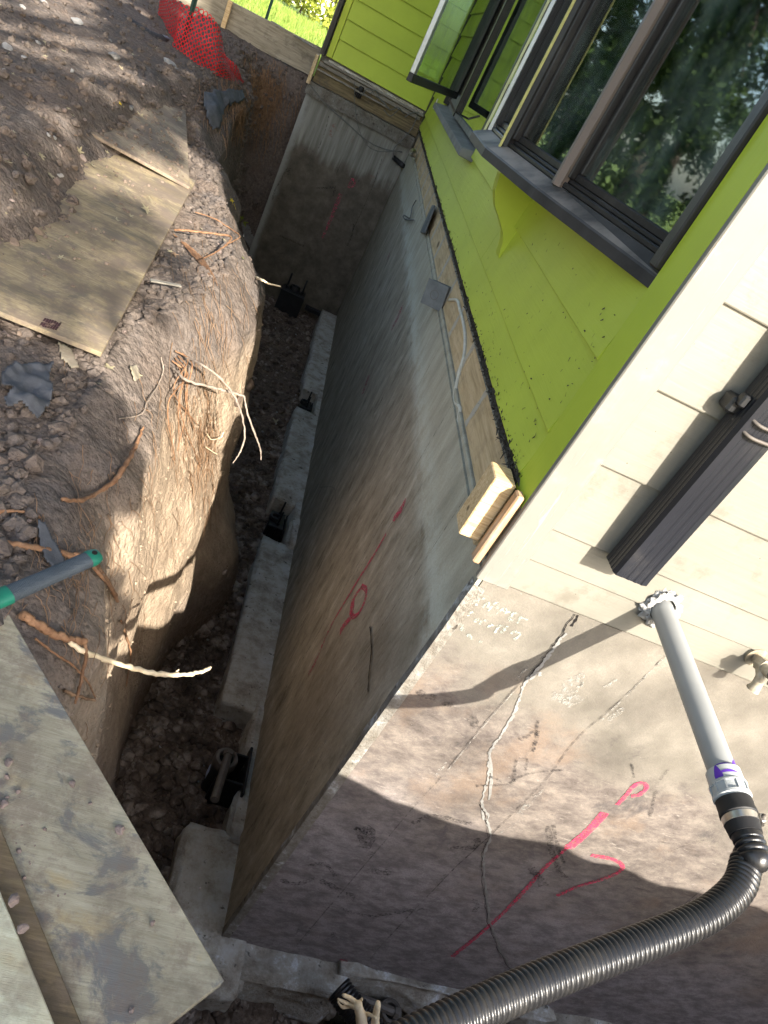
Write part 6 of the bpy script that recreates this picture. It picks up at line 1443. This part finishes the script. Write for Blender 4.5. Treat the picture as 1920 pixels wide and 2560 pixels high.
# fine rootlets, uncountable
parts = []
def hair(u, v_, L_, du, w_=0.0012):
    p, n = soil(u, v_)
    if p is None: return
    k_ = int(5); pts = []
    for i in range(k_):
        t_ = i / (k_ - 1); q, m_ = soil(u + du * t_ + random.uniform(-4, 4), v_ + L_ * t_)
        if q is None or np.linalg.norm(q - p) > 0.8: break
        pts.append(q + m_ * (0.006 + 0.012 * math.sin(math.pi * t_) * random.random()))
    if len(pts) < 3: return
    parts.append(tube_geo(spline(pts, 3), [w_, w_ * 0.4], 4, False))
for i in range(60): hair(random.gauss(520, 55), random.gauss(760, 110), random.uniform(40, 130), random.uniform(-15, 40))
for i in range(50): hair(random.gauss(500, 30), random.gauss(1050, 90), random.uniform(60, 170), random.uniform(-10, 15))
for i in range(45): hair(random.gauss(400, 60), random.gauss(1130, 110), random.uniform(40, 120), random.uniform(-15, 30), 0.0012)
for i in range(90): hair(random.gauss(190, 90), random.gauss(1420, 150), random.uniform(30, 110), random.uniform(-30, 40), 0.0012)
V_, F_ = join_geo(parts); o = mk('fine_rootlets', V_, F_, M_ROOTB, None, True); tag(o, 'fine brown rootlets matted over the cut face', kind='stuff')
parts = []
for i in range(420): hair(random.gauss(632, 45), random.gauss(235, 45), random.uniform(25, 90), random.uniform(-14, 8), 0.0035)
for i in range(60): hair(random.gauss(650, 30), random.gauss(200, 25), random.uniform(40, 110), random.uniform(-25, 8), 0.006)
for i in range(50): hair(random.gauss(505, 18), random.gauss(1085, 60), random.uniform(40, 130), random.uniform(-12, 14), 0.0018)
V_, F_ = join_geo(parts)
if V_: o = mk('far_rootlets', V_, F_, M_ROOTB, None, True); tag(o, 'brown rootlets hanging over the far cut', kind='stuff')

# membrane scraps, shingle, wood chips
def rag(name, label, cat, outline, mat, off=0.02, amp=0.03, seed=0, n_=14, thick=0.0):
    """crumpled scrap draped on the dirt: outline in pixels"""
    poly = np.array(outline, float); lo, hi_ = poly.min(0), poly.max(0); V = []; ok = []; 
    def inside(q):
        c_ = False; j_ = len(poly) - 1
        for i in range(len(poly)):
            if (poly[i][1] > q[1]) != (poly[j_][1] > q[1]) and q[0] < (poly[j_][0] - poly[i][0]) * (q[1] - poly[i][1]) / (poly[j_][1] - poly[i][1]) + poly[i][0]: c_ = not c_
            j_ = i
        return c_
    m_ = n_ * 2
    for a_ in range(m_ + 1):
        for b_ in range(m_ + 1):
            q = lo + (hi_ - lo) * np.array([a_ / m_, b_ / m_]); p, nn_ = soil(q[0], q[1])
            if p is None: p, nn_ = hitz(q[0], q[1], -0.25), np.array([0, 0, 1.0])
            h_ = off + amp * (0.5 + 0.5 * float(fbm(p[None], 9, 3, seed)[0])); V.append(p + np.array([0, 0, h_])); ok.append(inside(q + RNG.normal(0, 0.6, 2)))
    F2 = []
    for a_ in range(m_):
        for b_ in range(m_):
            i0 = a_ * (m_ + 1) + b_; ids = (i0, i0 + 1, i0 + m_ + 2, i0 + m_ + 1)
            if sum(ok[i] for i in ids) >= 3: F2.append(ids)
    used = sorted({i for f in F2 for i in f}); mp = {o_: k_ for k_, o_ in enumerate(used)}
    if not F2: return
    o = mk(name, [V[i] for i in used], [[mp[i] for i in f] for f in F2], mat, None, True); tag(o, label, cat)
    md = o.modifiers.new('thick', 'SOLIDIFY'); md.thickness = 0.004
    return o
rag('membrane_scrap', 'crumpled blue-grey membrane scrap on the dirt below the yellowed plywood', 'fabric', [(0, 962), (40, 930), (75, 918), (135, 915), (118, 950), (130, 985), (122, 1030), (90, 1072), (45, 1042), (12, 1055), (2, 1030), (30, 1010), (0, 990)], M_CLOTH, 0.015, 0.05, 5, 18)
rag('membrane_scrap', 'flat blue-grey membrane strip running beside the tool handle', 'fabric', [(85, 1318), (105, 1330), (140, 1385), (170, 1440), (172, 1470), (150, 1462), (120, 1425), (95, 1380)], M_CLOTH, 0.01, 0.02, 6, 12)
rag('shingle_scrap', 'grey shingle scrap sagging over the trench rim', 'shingle', [(600, 560), (618, 560), (640, 610), (652, 640), (645, 655), (628, 640), (610, 600)], M_TAR, 0.012, 0.012, 7, 10)
rag('felt_scrap', 'torn dark felt hanging over the far bank', 'felt', [(500, 250), (540, 240), (605, 235), (612, 262), (585, 272), (560, 282), (548, 330), (530, 340), (510, 300), (505, 280)], M_CLOTH, 0.02, 0.05, 8, 14)
for (px, lab) in (([(143, 862), (148, 905), (178, 935), (197, 938), (182, 902), (172, 880), (158, 872)], 'splintered pale plywood chip below the yellowed sheet'), ([(322, 925), (340, 920), (348, 955), (335, 965), (328, 945)], 'splintered plywood chip on the sunlit shoulder')):
    rag('wood_chip', lab, 'wood chip', px, M_PLYN, 0.012, 0.012, 9, 8)
o = slab('wood_sliver', [zp(375, 695, -0.10), zp(452, 710, -0.11), zp(455, 716, -0.11), zp(378, 702, -0.10)], (0, 0, 1), 0.006, M_GREYW); tag(o, 'thin wooden sliver on the dirt beside the yellowed sheet', 'wood sliver')

# ================================================================== TREES, LAWN, BACKGROUND
def leaves_geo(centers, radii, per, size, rs, squash=0.8):
    C_ = np.repeat(np.array(centers), per, axis=0); R_ = np.repeat(np.array(radii), per); n_ = len(C_)
    d_ = rs.normal(size=(n_, 3)); d_ /= np.linalg.norm(d_, axis=1)[:, None]; r_ = R_ * rs.random(n_) ** 0.45
    p = C_ + d_ * r_[:, None] * np.array([1, 1, squash]); a_ = rs.normal(size=(n_, 3)); a_ /= np.linalg.norm(a_, axis=1)[:, None]; b_ = np.cross(a_, rs.normal(size=(n_, 3))); b_ /= np.linalg.norm(b_, axis=1)[:, None]
    s = size * rs.uniform(0.6, 1.3, n_)[:, None]; V = np.stack([p - a_ * s, p + b_ * s * 0.5, p + a_ * s, p - b_ * s * 0.5], 1).reshape(-1, 3)
    return V, np.arange(n_ * 4).reshape(-1, 4)
def tree(name, label, base, h_, centers, radii, per, size, seed, mat, trunk_r=0.2, group=None, cat='tree', limbs=8):
    rs = np.random.default_rng(seed); t = thing(name, label, cat, base, group); base = np.array(base, float); cen = np.mean(centers, axis=0)
    top = np.array([cen[0], cen[1], base[2] + h_ * 0.8]); gp = [tube_geo(spline([base - np.array([0, 0, 0.3]), base + (top - base) * 0.35 + np.array([0.1, 0, 0]), top], 6), [trunk_r * 1.3, trunk_r * 0.8, trunk_r * 0.25], 10)]
    for i in rs.choice(len(centers), min(limbs, len(centers)), replace=False):
        c_ = np.array(centers[i]); s_0 = base + (top - base) * rs.uniform(0.3, 0.85); gp.append(tube_geo(spline([s_0, (s_0 + c_) / 2 + np.array([0, 0, 0.15]), c_], 4), [trunk_r * 0.35, trunk_r * 0.08], 6))
    V, Fc = join_geo(gp); mk('trunk', V, Fc, M_BARK, t, True); V, Fc = leaves_geo(centers, radii, per, size, rs); mk('crown', V, Fc, mat, t)
    return t
rs = np.random.default_rng(5)
# shade tree behind the photographer: gaps in its crown leave the sunlit patches
def sun_at(c, y_plane=None):
    return None
def shades(c, r_):
    """does a clump at c shade the sunlit front wall or the sunlit part of the cut?"""
    t_ = (0 - c[1]) / SUN[1]; a_ = c + SUN * t_              # on the front wall plane
    if -0.15 - r_ < a_[0] < 3.2 + r_ and -1.1 - r_ < a_[2] < 1.4 + r_: return 'wall'
    t_ = (-0.85 - c[0]) / SUN[0]; b_ = c + SUN * t_          # on the cut plane x = -0.85
    if 0.75 - r_ * 0.5 < b_[1] < 2.75 + r_ * 0.5 and -1.9 - r_ < b_[2] < 0.05 + r_: return 'cut'
    return None
sparse_c = []
cs, rd = [], []
while len(cs) < 250:
    xg, yg = rs.uniform(-5.5, -1.0), rs.uniform(0.0, 10.0); t_ = rs.uniform(8.5, 12.0); c_ = np.array([xg, yg, -0.1]) - SUN * t_; r_ = rs.uniform(0.16, 0.42)
    s_h = shades(c_, r_)
    if s_h == 'cut' or s_h == 'wall': continue
    if -1.3 < xg < -0.8 and 0.55 < yg < 3.3: continue
    cs.append(c_); rd.append(r_)
for i in range(3):
    c_ = np.array([rs.uniform(0.3, 0.9), 0, rs.uniform(0.6, 1.1)]) - SUN * rs.uniform(9, 12); cs.append(c_); rd.append(rs.uniform(0.06, 0.13))
for i in range(12):  # sparse leaves added out of view to thin the sun on the front wall
    c_ = np.array([rs.uniform(0.2, 2.2), 0, rs.uniform(-1.0, 1.2)]) - SUN * rs.uniform(15, 19); sparse_c.append(c_)
tree('shade_tree', 'tall leafy shade tree behind the near bank', (-4.0, -13.0, -0.5), 11, cs, rd, 75, 0.075, 11, M_FOL, 0.28, limbs=26)
V_, F_ = leaves_geo(sparse_c, [0.6] * 12, 26, 0.06, rs); st_ = COL.objects[-2]; mk('sun_thinning_sprays', V_, F_, M_FOL, st_ if st_.type == 'EMPTY' else COL.objects[-3])
# unseen leaf clumps, added in place of a standing person's shadow over the near boards
cs, rd = [], []
SH = np.array([(-50, 820), (208, 950), (262, 958), (265, 1012), (299, 1056), (321, 1108), (367, 1234), (291, 1289), (262, 1331), (266, 1403), (295, 1496), (312, 1509), (321, 1610), (280, 1720), (300, 2000), (640, 2560), (-100, 2560)], float)
def in_poly(q, poly):
    c_ = False; j_ = len(poly) - 1
    for i in range(len(poly)):
        if (poly[i][1] > q[1]) != (poly[j_][1] > q[1]) and q[0] < (poly[j_][0] - poly[i][0]) * (q[1] - poly[i][1]) / (poly[j_][1] - poly[i][1]) + poly[i][0]: c_ = not c_
        j_ = i
    return c_
def edge_dist(q, poly):
    best = 1e9
    for i in range(len(poly)):
        a_, b_ = poly[i - 1], poly[i]; ab = b_ - a_; t_ = np.clip((q - a_) @ ab / (ab @ ab), 0, 1); best = min(best, np.linalg.norm(q - a_ - ab * t_))
    return best
tries = 0
while len(cs) < 330 and tries < 6000:
    tries += 1; q = np.array([rs.uniform(-60, 620), rs.uniform(820, 2560)])
    if not in_poly(q, SH): continue
    p = soil(q[0], q[1])[0]
    if q[1] > 1530 and (q[0] < 20 + (q[1] - 1530) * 0.59): p = hitz(q[0], q[1], Nz)
    if p is None: continue
    r_ = rs.uniform(0.035, 0.15); e_ = edge_dist(q, SH) * depth(p) / CF
    if q[0] > 0 and e_ < r_ * 0.8: r_ = max(0.03, e_)
    cs.append(p - SUN * rs.uniform(3.6, 4.5)); rd.append(r_)
tree('shadow_caster_leaves', 'unseen leaf mass added to shade the near boards', (0.75, -3.4, -0.45), 2.4, cs, rd, 200, 0.042, 12, M_FOL, 0.05, cat='shrub')
# trees on the left, seen only as reflections in the bow window
for i, (bx, by, h_, sd) in enumerate(((-11, 5.0, 10, 21), (-9.5, 9.5, 10, 22), (-13, 0.5, 11, 23), (-10.5, 14, 10, 24), (-16, 7, 14, 25), (-14.5, 11, 13, 26), (-20, 3, 16, 27), (-20, 14, 16, 28))):
    cs = []; rd = []
    for q in range(64): a_ = rs.uniform(0, 6.28); r_ = rs.uniform(0, 2.3); cs.append(np.array([bx + r_ * math.cos(a_), by + r_ * math.sin(a_), rs.uniform(0.2, h_ * 0.95)])); rd.append(rs.uniform(0.5, 1.0))
    tree('garden_tree', 'dark leafy tree standing beyond the dirt heap' if i else 'dark leafy tree nearest the dirt heap', (bx, by, -0.6), h_, cs, rd, 420, 0.085, sd, M_FOL, 0.2, 'trees beyond the dirt heap')
cs = []; rd = []  # overhead crown added to cut skylight on the bank; sun rays pass clear
while len(cs) < 80:
    c_ = np.array([rs.uniform(-8.0, -1.2), rs.uniform(-2.0, 8.5), rs.uniform(4.8, 8.0)])
    cs.append(c_); rd.append(rs.uniform(0.7, 1.15))
tree('garden_tree', 'spreading tree out of view, added to block skylight over the dirt bank', (-7.2, 3.0, -0.4), 7, cs, rd, 130, 0.13, 31, M_FOL, 0.26, None, limbs=24)
# lawn blades
rs = np.random.default_rng(9); n_ = 26000
gx_ = rs.uniform(-9.5, -1.2, n_); gy_ = 9.2 + 26 * rs.random(n_) ** 1.6; gz_ = np.interp(gy_, [8.7, 9.5, 14, 320], [-0.20, -0.30, -0.42, -0.9]) - 0.02
hgt = rs.uniform(0.05, 0.14, n_) * (1 + gy_ / 30); wd_ = 0.006 + 0.0009 * gy_; an = rs.uniform(0, 6.28, n_); lx, ly = rs.normal(0, 0.05, n_), rs.normal(0, 0.05, n_)
V = np.stack([np.stack([gx_ - wd_ * np.cos(an), gy_ - wd_ * np.sin(an), gz_], 1), np.stack([gx_ + wd_ * np.cos(an), gy_ + wd_ * np.sin(an), gz_], 1), np.stack([gx_ + lx, gy_ + ly, gz_ + hgt], 1)], 1).reshape(-1, 3)
o = mk('grass', V, np.arange(n_ * 3).reshape(-1, 3), M_GRASS); tag(o, 'bright sunlit lawn grass behind the long plank', kind='stuff')
# pale gravel strip, a white house and yellow shrubs far off
q0, q1 = hitz(585, 0, -0.30), hitz(600, 30, -0.27)
def samp_gr():
    p = np.array([rs.uniform(-6.5, -2.4), rs.uniform(9.0, 13.0), -0.30]); return p if (p[0] + 0.33 * (p[1] - 9) < -3.0) else None
crumbs('pale_gravel', 'pale blue-grey gravel along the edge of the lawn', 3000, samp_gr, M_ROCK, 0.02, 0.07, 1.5)
M_FAR = plain('far_white_paint', (0.78, 0.76, 0.70), 0.8, bump=0)
hs_ = thing('far_house', 'pale house at the end of the lawn', 'house', (-9, 52, -0.8))
box('wall', (-16, 50, -1.0), (-1.5, 56, 3.2), M_FAR, hs_, 0); bm = bmesh.new(); add_hexa(bm, [(-16.5, 49.5, 3.2), (-16.5, 56.5, 3.2), (-1, 56.5, 3.2), (-1, 49.5, 3.2), (-15, 52.9, 5.4), (-15, 53.1, 5.4), (-2.5, 53.1, 5.4), (-2.5, 52.9, 5.4)]); bm_to('roof', bm, M_TAR, hs_)
for i in range(4): box('window', (-14.5 + i * 3.3, 49.95, 0.6), (-13.2 + i * 3.3, 50.0, 2.0), M_DARK, hs_, 0)
for i, (bx, by, h_) in enumerate(((-5.0, 40, 2.6), (-3.4, 36, 2.2), (-6.8, 44, 3.0), (-2.2, 42, 3.2))):
    cs = [np.array([bx + rs.normal(0, 0.7), by + rs.normal(0, 0.5), rs.uniform(-0.3, h_)]) for q in range(14)]; tree('yellow_shrub', ['yellowing shrub in front of the pale far house', 'lowest yellow shrub, standing out on the lawn', 'yellow shrub close against the pale far house wall', 'tallest yellow shrub beside the green end wall'][i], (bx, by, -0.8), h_, cs, [0.55] * 14, 110, 0.13, 60 + i, M_FOLY, 0.06, 'shrubs before the far house', 'shrub')

# ================================================================== THINGS BEHIND THE GLASS
cu = []; 
k = Mat('olive_curtain', 0.9, 0.1); k.set('Base Color', (0.30, 0.33, 0.10)); M_CURT = k.m
V = []; F2 = []; nu, nv = 26, 10
for i in range(nu + 1):
    for j_ in range(nv + 1):
        u = i / nu; v_ = j_ / nv; z_ = 0.90 + v_ * 1.25; wdt = 0.16 + 0.20 * (1 - v_) ** 1.5
        V.append((0.10 - 0.02 * math.sin(u * 26) - 0.30 * 0 - u * wdt * 0.25, 0.19 + u * wdt, z_))
for i in range(nu):
    for j_ in range(nv): b_ = i * (nv + 1) + j_; F2.append((b_, b_ + nv + 1, b_ + nv + 2, b_ + 1))
o = mk('curtain', V, F2, M_CURT, None, True); tag(o, 'olive curtain gathered at the near side of the bow window', 'curtain')
o.modifiers.new('t', 'SOLIDIFY').thickness = 0.003
it = thing('window_shelf', 'board shelf inside the bow window', 'shelf', (0.1, 1.0, 0.83)); bm = bmesh.new(); prism(bm, [(0.10, 0.22), (-0.085, 0.70), (-0.18, 1.10), (-0.18, 1.48), (0.10, 1.9), (0.35, 1.9), (0.35, 0.22)], 0.83, 0.85); bm_to('top', bm, M_GREYW, it)
bx_ = box('storage_box', (0.00, 0.50, 0.851), (0.10, 0.60, 0.98), plain('red_cardboard', (0.42, 0.04, 0.025), 0.7), None, 0.003); tag(bx_, 'small red box on the sill inside the bow window', 'box')
wf = thing('photo_frame', 'pale framed picture standing inside the bow window', 'frame', (-0.02, 0.62, 0.851)); boxes('moulding', [((-0.03, 0.62, 0.851), (-0.015, 0.635, 0.98)), ((-0.03, 0.705, 0.851), (-0.015, 0.72, 0.98))], M_PVCW, wf); boxes('crosspiece', [((-0.0299, 0.6351, 0.96), (-0.0149, 0.7049, 0.979)), ((-0.0299, 0.6351, 0.852), (-0.0149, 0.7049, 0.87))], M_PVCW, wf)
cc_ = [np.array([-0.06 + 0.012 * math.sin(5.3 * a_), 1.0 + (0.075 + 0.012 * math.sin(2.3 * a_)) * math.cos(a_), 0.925 + (0.055 + 0.01 * math.sin(1.7 * a_)) * math.sin(a_)]) for a_ in np.linspace(0, 6.28 * 5, 120)]
o = tube('cable_coil', cc_, 0.004, plain('yellow_cable', (0.62, 0.50, 0.12), 0.5), None, 6, 2); tag(o, 'coil of yellow cable behind the middle pane of the bow window', 'cable')
o = box('wood_post', (0.20, 0.62, 0.852), (0.26, 0.70, 1.5), M_FRESH, None, 0.003); tag(o, 'upright wooden post inside the bow window', 'post')
